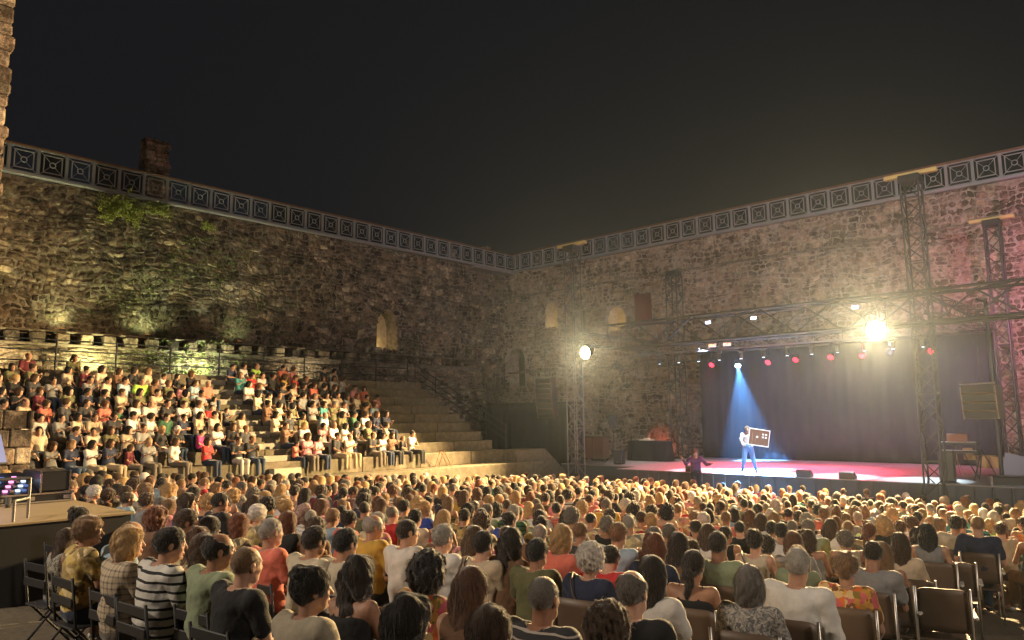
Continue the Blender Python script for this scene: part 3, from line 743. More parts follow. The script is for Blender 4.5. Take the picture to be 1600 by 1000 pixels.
def pa_box(label, loc, w, d, h, rz=0, name='loudspeaker', handle=False):
    t = thing(name, label, 'loudspeaker', loc, rz)
    MB().box((-d/2, -w/2, 0), (d/2, w/2, h), bev=.025).obj('cabinet', M['blackplastic'], t)
    MB().box((-d/2-.012, -w/2+.03, .04), (-d/2-.002, w/2-.03, h-.08), bev=.004).obj('grille', mat('speaker_grille', (.05, .055, .065), .5, .4) if 'speaker_grille' not in bpy.data.materials else bpy.data.materials['speaker_grille'], t)
    MB().lathe([(0, 0), (.03, 0), (.03, .008), (0, .008)], (-d/2-.02, 0, .1), 10, axis='x').obj('badge', M['chrome'], t)
    if handle:
        for s_ in (-1, 1): bar('handle', (0, s_*w*.42, h-.02), (0, s_*w*.42, h+.28), .016, M['alu'], t)
        bar('handle', (0, -w*.42, h+.28), (0, w*.42, h+.28), .016, M['alu'], t)
    return t
p = onX(968, 727, 27.6); pa_box('portable speaker with raised trolley handle standing on the stage left side', (27.6, p[1], STZ), .42, .38, .62, .2, handle=True)
p = onX(960, 722, 28.2); t = thing('speaker_stand', 'tall thin stand holding a speaker left of the draped table', 'stand', (28.2, p[1], STZ))
bar('pole', (0, 0, 0), (0, 0, 1.55), .022, M['alu_dark'], t)
for a in (.3, 2.4, 4.5): bar('leg', (0, 0, .5), (.45*math.cos(a), .45*math.sin(a), .01), .014, M['alu_dark'], t)
pa_box('small black speaker on top of the tall thin stand at stage left', (28.2, p[1], STZ+1.56), .34, .3, .62, .3)
# black draped table
pa = onX(985, 700, 30.5); tb_ = thing('draped_table', 'long table hidden under a black cloth at the back left of the stage', 'table', (30.6, (onX(985, 700, 30.6)[1]+onX(1048, 700, 30.6)[1])/2, STZ), -.1)
hw = (onX(985, 700, 30.6)[1]-onX(1048, 700, 30.6)[1])/2
b = MB(); n = 60; V = []
for i in range(n):
    a = 2*PI*i/n; cx, cy = math.cos(a), math.sin(a); q = 4
    x = .45*math.copysign(abs(cx)**(2/q), cx); y = hw*math.copysign(abs(cy)**(2/q), cy); fo = .03*math.sin(i*2.1)
    V += [(x*1.0, y*1.0, .93), (x*(1.08+fo), y*(1.03+fo*.3), .5), (x*(1.2+fo*2), y*(1.05+fo*.6), .01)]
for i in range(n):
    j = (i+1) % n; b.F += [(i*3, j*3, j*3+1, i*3+1), (i*3+1, j*3+1, j*3+2, i*3+2)]; b.M += [0, 0]
b.V = V; b.F.append(tuple(i*3 for i in range(n))); b.M.append(0); b.obj('tablecloth', M['curtain'], tb_, smooth=False)
t = MB().box((-.2, -.35, 0), (.2, .3, .05), bev=.02).box((-.1, -.2, .05), (.12, .1, .12), bev=.02).obj('folded_paper', mat('pale_paper', (.5, .42, .32), .7), loc=(30.6, tb_.location.y+.2, STZ+.935)); tag(t, 'pale bundle lying on the black draped table', 'bundle')
# red lit stone recess behind the table
t = thing('arched_recess', 'low arched stone surround glowing red behind the draped table', 'arch', (XR-.16, onX(1038, 690, XR)[1], STZ))
for k in range(9):
    a = PI*k/8; c_ = (0, 1.0*math.cos(a), .75+.85*math.sin(a)); MB().box((-.12, -.2, -.13), (.1, .2, .13), bev=.03, rot=Matrix.Rotation(a-PI/2, 3, 'X')).obj('stone', M['stone_pale'], t, loc=c_)
lamp('POINT', tuple(Vector(t.location)+Vector((-.5, 0, .5))), (0, 0, 0), 18, (1, .12, .06), .1)
# stacks of cases at stage left
for k, (px, w_, h_, lb) in enumerate(((925, .5, 1.15, 'tall brown wooden crate standing beside the front left tower'), (940, .55, 1.15, 'reddish road crate left of the speaker stand'))):
    p = onX(px, 715, 29.3); t = thing('road_crate', lb, 'crate', (29.3, p[1], STZ), .1*k)
    MB().box((-.3, -w_/2, .08), (.3, w_/2, h_), bev=.02).obj('body', mat('reddish_crate_wood', (.12, .05, .035), .5) if k == 0 else bpy.data.materials['reddish_crate_wood'], t)
    for z in (.1, h_-.03): MB().box((-.31, -w_/2-.01, z-.02), (.31, w_/2+.01, z+.02), bev=.006).obj('edging', M['chrome'], t)
    for sx in (-1, 1):
        for sy in (-1, 1): MB().lathe([(0, -.02), (.045, -.02), (.045, .02), (0, .02)], (sx*.22, sy*w_*.35, .045), 10, axis='y').obj('castor', M['black'], t)
for k, y in enumerate((8.6, 10.0, 14.2)):
    t = thing('stage_monitor', ['right', 'middle', 'left'][k]+' low black wedge monitor on the front edge of the stage', 'loudspeaker', (25.42, y, STZ), 0, 'wedge monitors')
    b = MB(); V = [(-.15, -.24, 0), (.16, -.24, 0), (.16, -.24, .08), (-.08, -.24, .24), (-.15, -.24, .2)]; V = V+[(a, .24, c_) for a, b__, c_ in V]
    b.add(V, [(0, 1, 2, 3, 4), (9, 8, 7, 6, 5), (0, 5, 6, 1), (1, 6, 7, 2), (2, 7, 8, 3), (3, 8, 9, 4), (4, 9, 5, 0)]); b.obj('cabinet', M['blackplastic'], t)
    MB().box((-.02, -.21, -.004), (.22, .21, .004), rot=Matrix.Rotation(.588, 3, 'Y')).obj('grille', bpy.data.materials['speaker_grille'], t, loc=(-.055, 0, .168))
# technical corner at stage right
t0 = thing('equipment_rack', 'equipment rack with white and green indicator lights and a red bar at stage right', 'rack', (*onX(1582, 760, 26.0)[:2], .55), .3)
MB().box((-.35, -.55, 0), (.35, .55, 1.05), bev=.03).obj('case', M['case'], t0)
for (a, b_, mm) in (((-.37, .12, .72), (-.355, .32, .80), 'screenwhite'), ((-.37, -.28, .72), (-.355, -.08, .80), 'screenwhite'), ((-.37, -.45, .36), (-.355, .45, .41), 'redbar'), ((-.37, .1, .10), (-.355, .22, .17), 'green'), ((-.37, -.28, .10), (-.355, -.16, .17), 'screenwhite'), ((-.37, -.30, .50), (-.355, -.25, .58), 'green')):
    MB().box(a, b_).obj('indicator_light', M[mm], t0)
for y in (-.54, .54): MB().box((-.37, y-.02, 0), (-.34, y+.02, 1.06)).obj('edging', M['chrome'], t0)
pl = MB().box((25.9, 1.0, 0), (30, 2.98, .54)); tag(pl.obj('side_platform', M['black']), 'low black platform under the racks right of the stage', 'platform')
pa_box('black loudspeaker standing beside the front right tower on the stage', (*onX(1482, 752, 25.9)[:2], STZ), .42, .4, .95, .1)
p = onX(1502, 745, 28.0)
t = thing('keyboard_stand', 'keyboard on a stand with red lit edges at stage right', 'keyboard', (28.0, p[1], STZ), .1)
for z in (.78, 1.05): MB().box((-.2, -.55, z), (.2, .55, z+.09), bev=.02).obj('keyboard', M['blackplastic'], t); MB().box((-.19, -.5, z+.091), (-.02, .5, z+.1)).obj('keys', mat('white_keys', (.75, .72, .75), .4) if z < .9 else bpy.data.materials['white_keys'], t)
for s_ in (-1, 1): bar('leg', (-.25, s_*.5, 0), (.2, s_*.1, .78), .02, M['alu_dark'], t); bar('leg', (.2, s_*.45, 0), (.2, s_*.45, 1.05), .02, M['alu_dark'], t)
MB().box((-.2, -.3, 1.15), (-.14, .3, 1.42), bev=.02).obj('music_rest', mat('orange_panel', (.16, .05, .03), .5), t)
t = thing('drum_kit', 'small drum kit with cymbals at stage right behind the rack', 'drum kit', (*onX(1545, 750, 29)[:2], STZ), 0)
for (x, y, r, h, z) in ((0, 0, .28, .4, .28), (-.4, .4, .18, .15, .55), (-.35, -.35, .2, .35, .3), (.1, .55, .15, .2, .7)):
    MB().lathe([(0, 0), (r, 0), (r*1.02, .02), (r, .04), (r, h-.04), (r*1.02, h-.02), (r, h), (0, h)], (x, y, z), 16).obj('drum', mat('amber_drum_shell', (.4, .24, .1), .3) if 'amber_drum_shell' not in bpy.data.materials else bpy.data.materials['amber_drum_shell'], t, smooth=False)
for (x, y, z) in ((.2, -.6, 1.1), (-.1, .85, 1.15)):
    MB().lathe([(0, .03), (.03, .02), (.22, 0), (.22, -.004), (0, 0)], (x, y, z), 16).obj('cymbal', M['chrome'], t)
    for a in (0, 2.1, 4.2): bar('tripod_leg', (x, y, .5), (x+.3*math.cos(a), y+.3*math.sin(a), 0), .012, M['chrome'], t)
    bar('cymbal_pole', (x, y, .45), (x, y, z), .012, M['chrome'], t)
t = thing('tripod', 'dark open tripod in front of the drum kit at stage right', 'tripod', (*onX(1539, 760, 27)[:2], STZ), 0)
for a in (.5, 2.6, 4.7): bar('leg', (0, 0, .95), (.4*math.cos(a), .4*math.sin(a), 0), .02, M['black'], t)
t = thing('flip_board', 'pale board leaning on a stand above the equipment rack', 'board', (*onX(1583, 722, 28.5)[:2], 1.0), .4)
MB().box((-.03, -.35, .4), (.03, .3, 1.1), bev=.01, rot=Matrix.Rotation(.25, 3, 'X')).obj('board', mat('pale_board', (.2, .2, .26), .5), t)
for s_ in (-1, 1): bar('leg', (0, s_*.3, 0), (0, s_*.15, .5), .02, M['alu_dark'], t)
# cable ramp and step boxes on the ground before the tower
b = MB().box((24.2, 19.8, 0), (24.9, 21.4, .55), bev=.02); tag(b.obj('stair_box', M['alu_dark']), 'low metal step unit on the ground left of the front left tower', 'steps')

# ------------------------------------------------------------------ mixing place at the left
fz = floor_z(1.5)
pt = thing('mixing_platform', 'low black-skirted platform with a bare plywood top at the left', 'platform', (0, 0, 0))
zt_ = 2.25; PX0, PX1, PY0, PY1 = -1.2, 4.02, 10.62, 14.6
MB().box((PX0, PY0-.0, .8), (PX1-.03, PY1, zt_-.03)).obj('skirt', M['black'], pt)
for k in range(4):
    MB().box((PX0, PY0-.03+k*1.0, zt_-.03), (PX1, PY0+.965+k*1.0, zt_), bev=.004).obj('deck_board', M['ply'], pt)
def pp(x, y, z=0): return (x, y, zt_+z)
cs = thing('mixing_console', 'black mixing console with glowing pink and blue keys in a chrome-edged case', 'mixing desk', pp(3.2, 13.35), 0)
MB().box((-1.3, -.48, 0), (.76, .6, .14), bev=.02).obj('case', M['case'], cs)
for z in (.02, .14): MB().box((-1.315, -.495, z-.012), (.775, .615, z+.012)).obj('edging', M['chrome'], cs)
b = MB(); V = [(-1.2, -.42, .16), (.3, -.42, .16), (.3, .5, .42), (-1.2, .5, .42), (-1.2, .5, .16), (.3, .5, .16)]
b.add(V, [(0, 1, 2, 3), (3, 2, 5, 4), (0, 3, 4), (1, 5, 2), (0, 4, 5, 1)]); b.obj('console_body', M['blackplastic'], cs)
for i in range(18):
    for j in range(4):
        u, v = -1.14+i*.08, -.34+j*.19; z = .16+(v+.42)/.92*.26
        MB().box((u-.024, v-.045, z), (u+.024, v+.045, z+.03)).obj('key', M[['screenwhite', 'pink', 'screenblue', 'chrome', 'case'][(i*7+j*3) % 5]], cs)
MB().box((.33, -.44, .16), (.72, .55, .46), bev=.02).obj('side_case', M['case'], cs)
for u in (.33, .72): MB().box((u-.012, -.452, .15), (u+.012, -.43, .47)).obj('edging', M['chrome'], cs)
for u in (-.2, .2, .68): MB().box((u-.05, -.51, .05), (u+.05, -.496, .11), bev=.004).obj('latch', M['chrome'], cs)
ang = 0
t = thing('monitor_screen', 'tilted flat screen glowing pale blue above the mixing console', 'screen', pp(3.12, 14.1, .42), ang+.5); MB().box((-.21, -.02, .1), (.21, .02, .62), bev=.01, rot=Matrix.Rotation(-.35, 3, 'X'), piv=(0, 0, .425)).obj('housing', M['black'], t)
MB().box((-.19, .024, .13), (.19, .03, .59), rot=Matrix.Rotation(-.35, 3, 'X'), piv=(0, 0, .425)).obj('display', M['screenblue'], t); MB().box((-.19, -.03, .13), (.19, -.024, .59), rot=Matrix.Rotation(-.35, 3, 'X'), piv=(0, 0, .425)).obj('display', M['screenblue'], t)
bar('stand', (0, 0, -.25), (0, 0, .4), .03, M['black'], t)
t = thing('laptop', 'open laptop with a bright blue screen at the left picture edge', 'laptop', pp(2.98, 13.9, .42), ang+.3)
MB().box((-.17, -.12, 0), (.17, .12, .02), bev=.005).obj('base', M['greymetal'], t); MB().box((-.17, .12, .02), (.17, .13, .24), bev=.004).obj('lid', M['greymetal'], t); MB().box((-.155, .112, .035), (.155, .118, .23)).obj('display', M['screenwhite'], t)
lamp('POINT', pp(3.0, 13.3, 1.0), (0, 0, 0), 5, (.2, .35, 1), .15)
t = thing('drink_glass', 'clear drinking glass standing at the edge of the mixing case', 'glass', pp(3.05, 12.6)); MB().lathe([(.0, .0), (.035, 0), (.042, .14), (.038, .14), (.032, .01), (0, .01)], n=14).obj('glass_wall', mat('clear_glass', (.9, .9, .9), .05), t, smooth=True)
bpy.data.materials['clear_glass'].node_tree.nodes['Principled BSDF'].inputs['Transmission Weight'].default_value = .9
t = thing('metal_barrier', 'thin silver tube frame standing at the left end of the platform', 'barrier', pp(2.55, 10.75)); 
for a_, b_ in (((.12, 0, -.9), (.12, 0, .25)), ((.35, .3, 0), (.35, .3, .5)), ((.12, 0, .25), (.35, .3, .25)), ((.35, .3, .5), (-.3, .3, .5))): bar('tube', a_, b_, .018, M['alu'], t)
#PEOPLE#
# ------------------------------------------------------------------ signed-distance modelling for people
def sn(fn, lo, hi, h):
    """surface nets of fn over a box: continuous skin from blended shapes"""
    lo = np.array(lo, float); n = np.ceil((np.array(hi, float)-lo)/h).astype(int)+1
    ax = [lo[k]+h*np.arange(n[k]) for k in range(3)]
    X, Y, Z = np.meshgrid(*ax, indexing='ij'); v = fn(X, Y, Z); ins = v < 0
    c = np.zeros(tuple(n-1)); P = np.zeros(tuple(n-1)+(3,))
    sl = lambda k, o: slice(o, n[k]-1+o)
    for a in range(3):
        b, d = [k for k in range(3) if k != a]
        for ob in (0, 1):
            for od in (0, 1):
                s0 = [None]*3; s1 = [None]*3
                s0[a] = sl(a, 0); s1[a] = sl(a, 1); s0[b] = s1[b] = sl(b, ob); s0[d] = s1[d] = sl(d, od)
                v0, v1 = v[tuple(s0)], v[tuple(s1)]; cr = (v0 < 0) != (v1 < 0)
                t = np.where(cr, v0/np.where(cr, v0-v1, 1), 0)
                off = [0, 0, 0]; off[b] = ob; off[d] = od
                for k in range(3): P[..., k] += cr*((t if k == a else off[k]))
                c += cr
    m = c > 0; idx = -np.ones(c.shape, int); idx[m] = np.arange(m.sum())
    base = np.stack(np.meshgrid(*[np.arange(q) for q in c.shape], indexing='ij'), -1)
    V = (base[m]+P[m]/c[m][:, None])*h+lo; Fs = []
    for a in range(3):
        b, d = [(1, 2), (2, 0), (0, 1)][a]
        s0 = [slice(None)]*3; s1 = [slice(None)]*3; s0[a] = slice(0, n[a]-1); s1[a] = slice(1, n[a])
        i0, i1 = ins[tuple(s0)], ins[tuple(s1)]
        for flip, cr in ((False, i0 & ~i1), (True, ~i0 & i1)):
            I = np.argwhere(cr); I = I[(I[:, b] > 0) & (I[:, d] > 0) & (I[:, b] < n[b]-1) & (I[:, d] < n[d]-1)]
            if not len(I): continue
            q = []
            for (ob, od) in ((-1, -1), (0, -1), (0, 0), (-1, 0)):
                J = I.copy(); J[:, b] += ob; J[:, d] += od; q.append(idx[J[:, 0], J[:, 1], J[:, 2]])
            q = np.stack(q, 1); Fs.append(q[:, ::-1] if flip else q)
    return V, np.concatenate(Fs)
def smin(a, b, k):
    h = np.clip(.5+.5*(b-a)/k, 0, 1); return b*(1-h)+a*h-k*h*(1-h)
def smax(a, b, k): return -smin(-a, -b, k)
def cap(X, Y, Z, a, b, ra, rb, ky=1.0, kx=1.0):
    ax, ay, az = a[0]/kx, a[1]/ky, a[2]; bx, by, bz = b[0]/kx-ax, b[1]/ky-ay, b[2]-az
    px, py, pz = X/kx-ax, Y/ky-ay, Z-az
    t = np.clip((px*bx+py*by+pz*bz)/(bx*bx+by*by+bz*bz+1e-9), 0, 1)
    return (np.sqrt((px-t*bx)**2+(py-t*by)**2+(pz-t*bz)**2)-(ra+(rb-ra)*t))*min(1, (1+min(kx, ky))/2 if min(kx, ky) < 1 else 1)
def ell(X, Y, Z, c, r):
    q = np.sqrt(((X-c[0])/r[0])**2+((Y-c[1])/r[1])**2+((Z-c[2])/r[2])**2); return (q-1)*min(r)
def lump(X, Y, Z, f, seed=0):
    r = np.random.default_rng(seed); o = 0
    for k in range(5):
        d = r.normal(0, 1, 3); d /= np.linalg.norm(d); o = o+np.sin((X*d[0]+Y*d[1]+Z*d[2])*f*(1+.35*k)+r.uniform(0, 6.28))
    return o/3.2
HEADC = (.034, 0, 1.208)
# --- head, local to its centre, facing +X
def head_sdf(X, Y, Z, fem=0):
    d = ell(X, Y, Z, (-.014, 0, .03), (.1, .077, .092))
    d = smin(d, ell(X, Y, Z, (.03, 0, -.03), (.062, .058-.004*fem, .085)), .03)
    d = smin(d, cap(X, Y, Z, (.035, -.02, -.085), (.035, .02, -.085), .036-.004*fem, .036-.004*fem), .025)
    d = smin(d, ell(X, Y, Z, (.072, 0, -.098), (.022, .022, .018)), .012)
    d = smin(d, cap(X, Y, Z, (.078, -.03, .024), (.078, .03, .024), .012-.003*fem, .012-.003*fem), .012)
    for s_ in (-1, 1):
        d = smax(d, -ell(X, Y, Z, (.104, s_*.031, .003), (.018, .018, .013)), .012)
        d = smin(d, ell(X, Y, Z, (.077, s_*.031, .003), (.014, .014, .012)), .003)
        d = smin(d, ell(X, Y, Z, (.058, s_*.042, -.03), (.022, .016, .02)), .015)
        e = ell(X, Y, Z, (-.012, s_*.080, -.004), (.02, .009, .031)); e = smax(e, -ell(X, Y, Z, (-.006, s_*.09, -.002), (.011, .006, .018)), .004)
        d = smin(d, e, .008)
    d = smin(d, cap(X, Y, Z, (.090, 0, .012), (.110, 0, -.028), .008, .0125), .010)
    d = smin(d, ell(X, Y, Z, (.09, 0, -.059), (.012, .024, .0055)), .005); d = smin(d, ell(X, Y, Z, (.088, 0, -.071), (.012, .02, .006)), .005)
    r = .056-.008*fem
    d = smin(d, cap(X, Y, Z, (-.022, 0, -.07), (-.035, 0, -.20), r, r+.006), .03)
    d = smin(d, cap(X, Y, Z, (-.04, -.06, -.225), (-.04, .06, -.225), .05, .05), .05)
    return d
def head_mi(V, Fc):
    c = V[Fc].mean(1); mi = np.zeros(len(Fc), int)
    mi[(c[:, 0] > .084) & (np.abs(c[:, 1]) < .024) & (c[:, 2] < -.053) & (c[:, 2] > -.078)] = 1
    for s_ in (-1, 1):
        e = np.sqrt((c[:, 1]-s_*.031)**2+((c[:, 2]-.003)*1.2)**2); on = (c[:, 0] > .07)
        mi[on & (e < .0115)] = 2; mi[on & (e < .0055)] = 3
        mi[(c[:, 0] > .07) & (np.abs(c[:, 1]-s_*.033) < .021) & (np.abs(c[:, 2]-.030-.004*0) < .0052)] = 3
    return mi
def twist(V, yaw, tilt=0.0, piv=(-.03, 0, -.17)):
    w_ = np.clip((V[:, 2]+.19)/.11, 0, 1)
    V = V.copy(); a = yaw*w_; x, y = V[:, 0]-piv[0], V[:, 1]; V[:, 0] = piv[0]+x*np.cos(a)-y*np.sin(a); V[:, 1] = x*np.sin(a)+y*np.cos(a)
    if tilt:
        b = tilt*w_; x, z = V[:, 0]-piv[0], V[:, 2]-piv[2]; V[:, 0] = piv[0]+x*np.cos(b)+z*np.sin(b); V[:, 2] = piv[2]-x*np.sin(b)+z*np.cos(b)
    return V
HEAD = {}
for fem in (0, 1):
    for lod, h in (('hi', .0062), ('lo', .022)):
        V, Fc = sn(lambda X, Y, Z: head_sdf(X, Y, Z, fem), (-.14, -.14, -.29), (.15, .14, .145), h); HEAD[fem, lod] = (V, Fc, head_mi(V, Fc))
# --- poses: joints for arms (shoulder, elbow, wrist, hand tip) and legs, in the seated frame (facing +X, floor z = 0)
def limbs(fem, pose):
    sw = .185-.02*fem; A = {}
    for s_ in (-1, 1):
        sh_ = (-.02, s_*sw, 1.035)
        if pose == 'lap': e, w_, h_ = (.05, s_*(sw+.06), .77), (.27, s_*.10, .66), (.35, s_*.04, .63)
        elif pose == 'crossed': e, w_, h_ = (.08, s_*(sw+.05), .78), (.24, -s_*.02, .82+s_*.02), (.22, -s_*.11, .85)
        elif pose == 'chin': e, w_, h_ = ((.20, .10, .76), (.17, .05, .98), (.15, .03, 1.09)) if s_ > 0 else ((.06, -(sw+.05), .77), (.22, .02, .75), (.26, .10, .75))
        elif pose == 'phone': e, w_, h_ = (.10, s_*(sw+.02), .80), (.30, s_*.07, .90), (.36, s_*.03, .95)
        elif pose == 'hang': e, w_, h_ = (-.02, s_*(sw+.07), .76), (.18, s_*(sw+.03), .64), (.27, s_*(sw-.02), .62)
        elif pose == 'clap': e, w_, h_ = (.10, s_*(sw+.04), .83), (.28, s_*.08, .93), (.34, s_*.02, 1.0)
        A[s_] = (sh_, e, w_, h_)
    L = {s_: ((.02, s_*.085, .54), (.45, s_*(.11-.03*fem), .535), (.47, s_*(.10-.02*fem), .10), (.60, s_*.11, .045)) for s_ in (-1, 1)}
    return A, L
def body_sdf(X, Y, Z, fem, pose, A=None, L=None):
    if A is None: A, L = limbs(fem, pose)
    d = cap(X, Y, Z, (-.01, 0, .57), (-.035, 0, .70), .125, .098-.008*fem, 1.35)
    d = smin(d, cap(X, Y, Z, (-.035, 0, .72), (-.03, 0, .94), .095-.008*fem, .122-.012*fem, 1.35), .06)
    sw = .185-.02*fem
    d = smin(d, cap(X, Y, Z, (-.03, -sw+.02, 1.02), (-.03, sw-.02, 1.02), .055, .055), .06)
    if fem:
        for s_ in (-1, 1): d = smin(d, ell(X, Y, Z, (.07, s_*.07, .90), (.055, .062, .06)), .03)
    for s_ in (-1, 1):
        sh_, e, w_, h_ = A[s_]; k = 1-.12*fem
        d = smin(d, cap(X, Y, Z, sh_, e, .050*k, .040*k), .03)
        d = smin(d, cap(X, Y, Z, e, w_, .040*k, .026*k), .012)
        d = smin(d, cap(X, Y, Z, w_, h_, .026*k, .028*k), .01)
        hp, kn, an, ft = L[s_]
        d = smin(d, cap(X, Y, Z, hp, kn, .09, .058), .03); d = smin(d, cap(X, Y, Z, kn, an, .056, .037), .012); d = smin(d, cap(X, Y, Z, an, ft, .042, .036), .02)
    return d
def hands(A, M_, k=1.0):
    """palm and five bent fingers at each wrist"""
    for s_ in (-1, 1):
        sh_, e, w_, h_ = [np.array(q) for q in A[s_]]; d = h_-w_; d /= np.linalg.norm(d)+1e-9
        side = np.cross(d, (0, 0, 1.)); side /= np.linalg.norm(side)+1e-9; dn = np.cross(side, d); dn = -dn if dn[2] > 0 else dn
        for i, (o, L_) in enumerate(((-.030, .06), (-.011, .072), (.009, .068), (.028, .055))):
            b = h_+side*o-d*.01; M_.tube([b, b+d*L_*.45+dn*.006, b+d*L_*.75+dn*.022, b+d*L_*.85+dn*.04], [.0095, .009, .008, .006], 6)
        b = w_+(h_-w_)*.45-side*s_*.028; M_.tube([b, b+d*.03-side*s_*.022, b+d*.055-side*s_*.026+dn*.01], [.011, .0095, .007], 6)
def top_sdf(X, Y, Z, fem, pose, sleeve, A=None):
    A_, L = limbs(fem, pose); A = A or A_; t = .014; sw = .185-.02*fem
    wv = .005*lump(X, Y, Z, 26, 3+fem)+.003*lump(X, Y, Z, 60, 9)
    d = cap(X, Y, Z, (-.01, 0, .60), (-.035, 0, .72), .130+t*.6, .112+t, 1.36)
    d = smin(d, cap(X, Y, Z, (-.035, 0, .72), (-.03, 0, .94), .104+t-.006*fem, .122+t-.012*fem, 1.36), .05)
    if sleeve != 'straps': d = smin(d, cap(X, Y, Z, (-.03, -sw+.02, 1.018), (-.03, sw-.02, 1.018), .055+t, .055+t), .05)
    if fem:
        for s_ in (-1, 1): d = smin(d, ell(X, Y, Z, (.075, s_*.07, .90), (.06, .07, .065)), .03)
    fr = {'short': .68, 'long': 1.0, 'tank': 0, 'straps': 0}[sleeve]
    for s_ in (-1, 1):
        sh_, e, w_, h_ = [np.array(q) for q in A[s_]]; k = 1-.12*fem
        if sleeve == 'long': d = smin(d, cap(X, Y, Z, sh_, e, .052*k+t, .044*k+t), .03); d = smin(d, cap(X, Y, Z, e, e+(w_-e)*.93, .044*k+t, .030*k+t), .02)
        elif fr: d = smin(d, cap(X, Y, Z, sh_, sh_+(e-sh_)*fr, .052*k+t, .050*k+t), .03)
    d = d+wv
    nr = .072 if sleeve in ('short', 'long') else .10
    d = smax(d, -cap(X, Y, Z, (-.02, 0, 1.085), (.01, 0, 1.3), nr-.01*fem, .12), .006)
    if sleeve == 'straps':
        d = smax(d, Z-.985-.35*np.abs(np.abs(Y)-.08)*0, .01)
        for s_ in (-1, 1): d = smin(d, cap(X, Y, Z, (-.13, s_*.075, .96), (-.045, s_*.10, 1.082), .010, .008), .004); d = smin(d, cap(X, Y, Z, (-.045, s_*.10, 1.082), (.06, s_*.085, .98), .008, .01), .004)
    if sleeve == 'tank': d = smax(d, np.abs(Y)-(.155-.01*fem), .012)
    return smax(d, .545-Z, .01)
def leg_sdf(X, Y, Z, fem, kind, L=None):
    A, L_ = limbs(fem, 'lap'); L = L or L_; d = None; t = .012; wv = .004*lump(X, Y, Z, 30, 5)
    d = cap(X, Y, Z, (-.01, 0, .555), (.0, 0, .60), .135, .132, 1.36)
    for s_ in (-1, 1):
        hp, kn, an, ft = [np.array(q) for q in L[s_]]
        if kind == 'shorts': kn = hp+(kn-hp)*.72
        d = smin(d, cap(X, Y, Z, hp, kn, .09+t, .066+t), .03)
        if kind == 'long': d = smin(d, cap(X, Y, Z, kn, kn+(an-kn)*.95, .058+t, .044+t), .02)
    if kind == 'skirt': d = smin(d, cap(X, Y, Z, (.05, 0, .55), (.42, 0, .53), .10, .09, 1.5), .05)
    return d+wv
LEGM = {}
def finish(name, V, Fc, mats, mi=None): return mesh(name, V, Fc, mats, True, mi)
def tinted(name, rough, fn=None, spec=.3, attr=False):
    m = mat(name, rough=rough, spec=spec); n = N(m)
    if attr: a = n.n('ShaderNodeAttribute'); a.attribute_name = 'tint'; c = a.outputs['Color']
    else: c = n.n('ShaderNodeObjectInfo').outputs['Color']
    n.b.inputs['Sheen Weight'].default_value = .9 if 'hair' in name else .3; n.b.inputs['Sheen Roughness'].default_value = .35
    if fn: fn(n, c)
    else: n.base(c)
    return m
def f_skin(n, c):
    f = n.noise(n.obj(), 18, 3); n.base(n.mix(1.0, c, n.ramp(f, [(.35, (.88, .82, .8)), (.65, (1.08, 1.05, 1.03))]), 'MULTIPLY')); n.bump(n.noise(n.obj(), 160, 2), .12, .002)
def f_hair(n, c):
    mp = n.n('ShaderNodeMapping'); mp.inputs['Scale'].default_value = (190, 190, 14); n.l(n.obj(), mp.inputs[0])
    f = n.noise(mp.outputs[0], 1.6, 4, .65); n.base(n.mix(1.0, c, n.ramp(f, [(.3, (.45, .43, .42)), (.7, (1.6, 1.55, 1.5))]), 'MULTIPLY')); n.bump(f, .7, .006)
def f_cloth(n, c):
    f = n.noise(n.obj(), 9, 4); n.base(n.mix(1.0, c, n.ramp(f, [(.3, (.86,)*3), (.7, (1.1,)*3)]), 'MULTIPLY')); n.bump(n.math('ADD', n.noise(n.obj(), 240, 2), n.math('MULTIPLY', n.noise(n.obj(), 14, 3), 5)), .35, .006)
def f_stripe(per, dark, wdt=.5, axis='Z'):
    def g_(n, c):
        s_ = n.n('ShaderNodeSeparateXYZ'); n.l(n.obj(), s_.inputs[0]); z = n.math('ADD', s_.outputs[axis], n.math('MULTIPLY', n.noise(n.obj(), 6, 2), .02))
        f = n.math('GREATER_THAN', n.math('FRACT', n.math('DIVIDE', z, per)), 1-wdt); n.base(n.mix(f, c, dark)); n.bump(n.noise(n.obj(), 14, 3), .6, .01)
    return g_
def f_voro(scale, cols, mixf=.8):
    def g_(n, c):
        v = n.n('ShaderNodeTexVoronoi'); v.inputs['Scale'].default_value = scale; mpn = n.n('ShaderNodeVectorMath', operation='ADD'); nn = n.n('ShaderNodeTexNoise'); nn.inputs['Scale'].default_value = 14; n.l(n.obj(), nn.inputs['Vector'])
        sc = n.n('ShaderNodeVectorMath', operation='SCALE'); sc.inputs['Scale'].default_value = .08; n.l(nn.outputs['Color'], sc.inputs[0]); n.l(n.obj(), mpn.inputs[0]); n.l(sc.outputs[0], mpn.inputs[1]); n.l(mpn.outputs[0], v.inputs['Vector'])
        s_ = n.n('ShaderNodeSeparateColor'); n.l(v.outputs['Color'], s_.inputs[0]); r_ = n.ramp(s_.outputs[0], [(i/len(cols), q) for i, q in enumerate(cols)], 'CONSTANT')
        n.base(n.mix(mixf, c, r_)); n.bump(n.noise(n.obj(), 14, 3), .5, .01)
    return g_
def f_plaid(n, c):
    s_ = n.n('ShaderNodeSeparateXYZ'); n.l(n.obj(), s_.inputs[0]); a = n.math('GREATER_THAN', n.math('FRACT', n.math('DIVIDE', s_.outputs['Z'], .045)), .7); b = n.math('GREATER_THAN', n.math('FRACT', n.math('DIVIDE', s_.outputs['Y'], .045)), .7)
    n.base(n.mix(n.math('MULTIPLY', n.math('ADD', a, b), .4), c, (.03, .03, .04)))
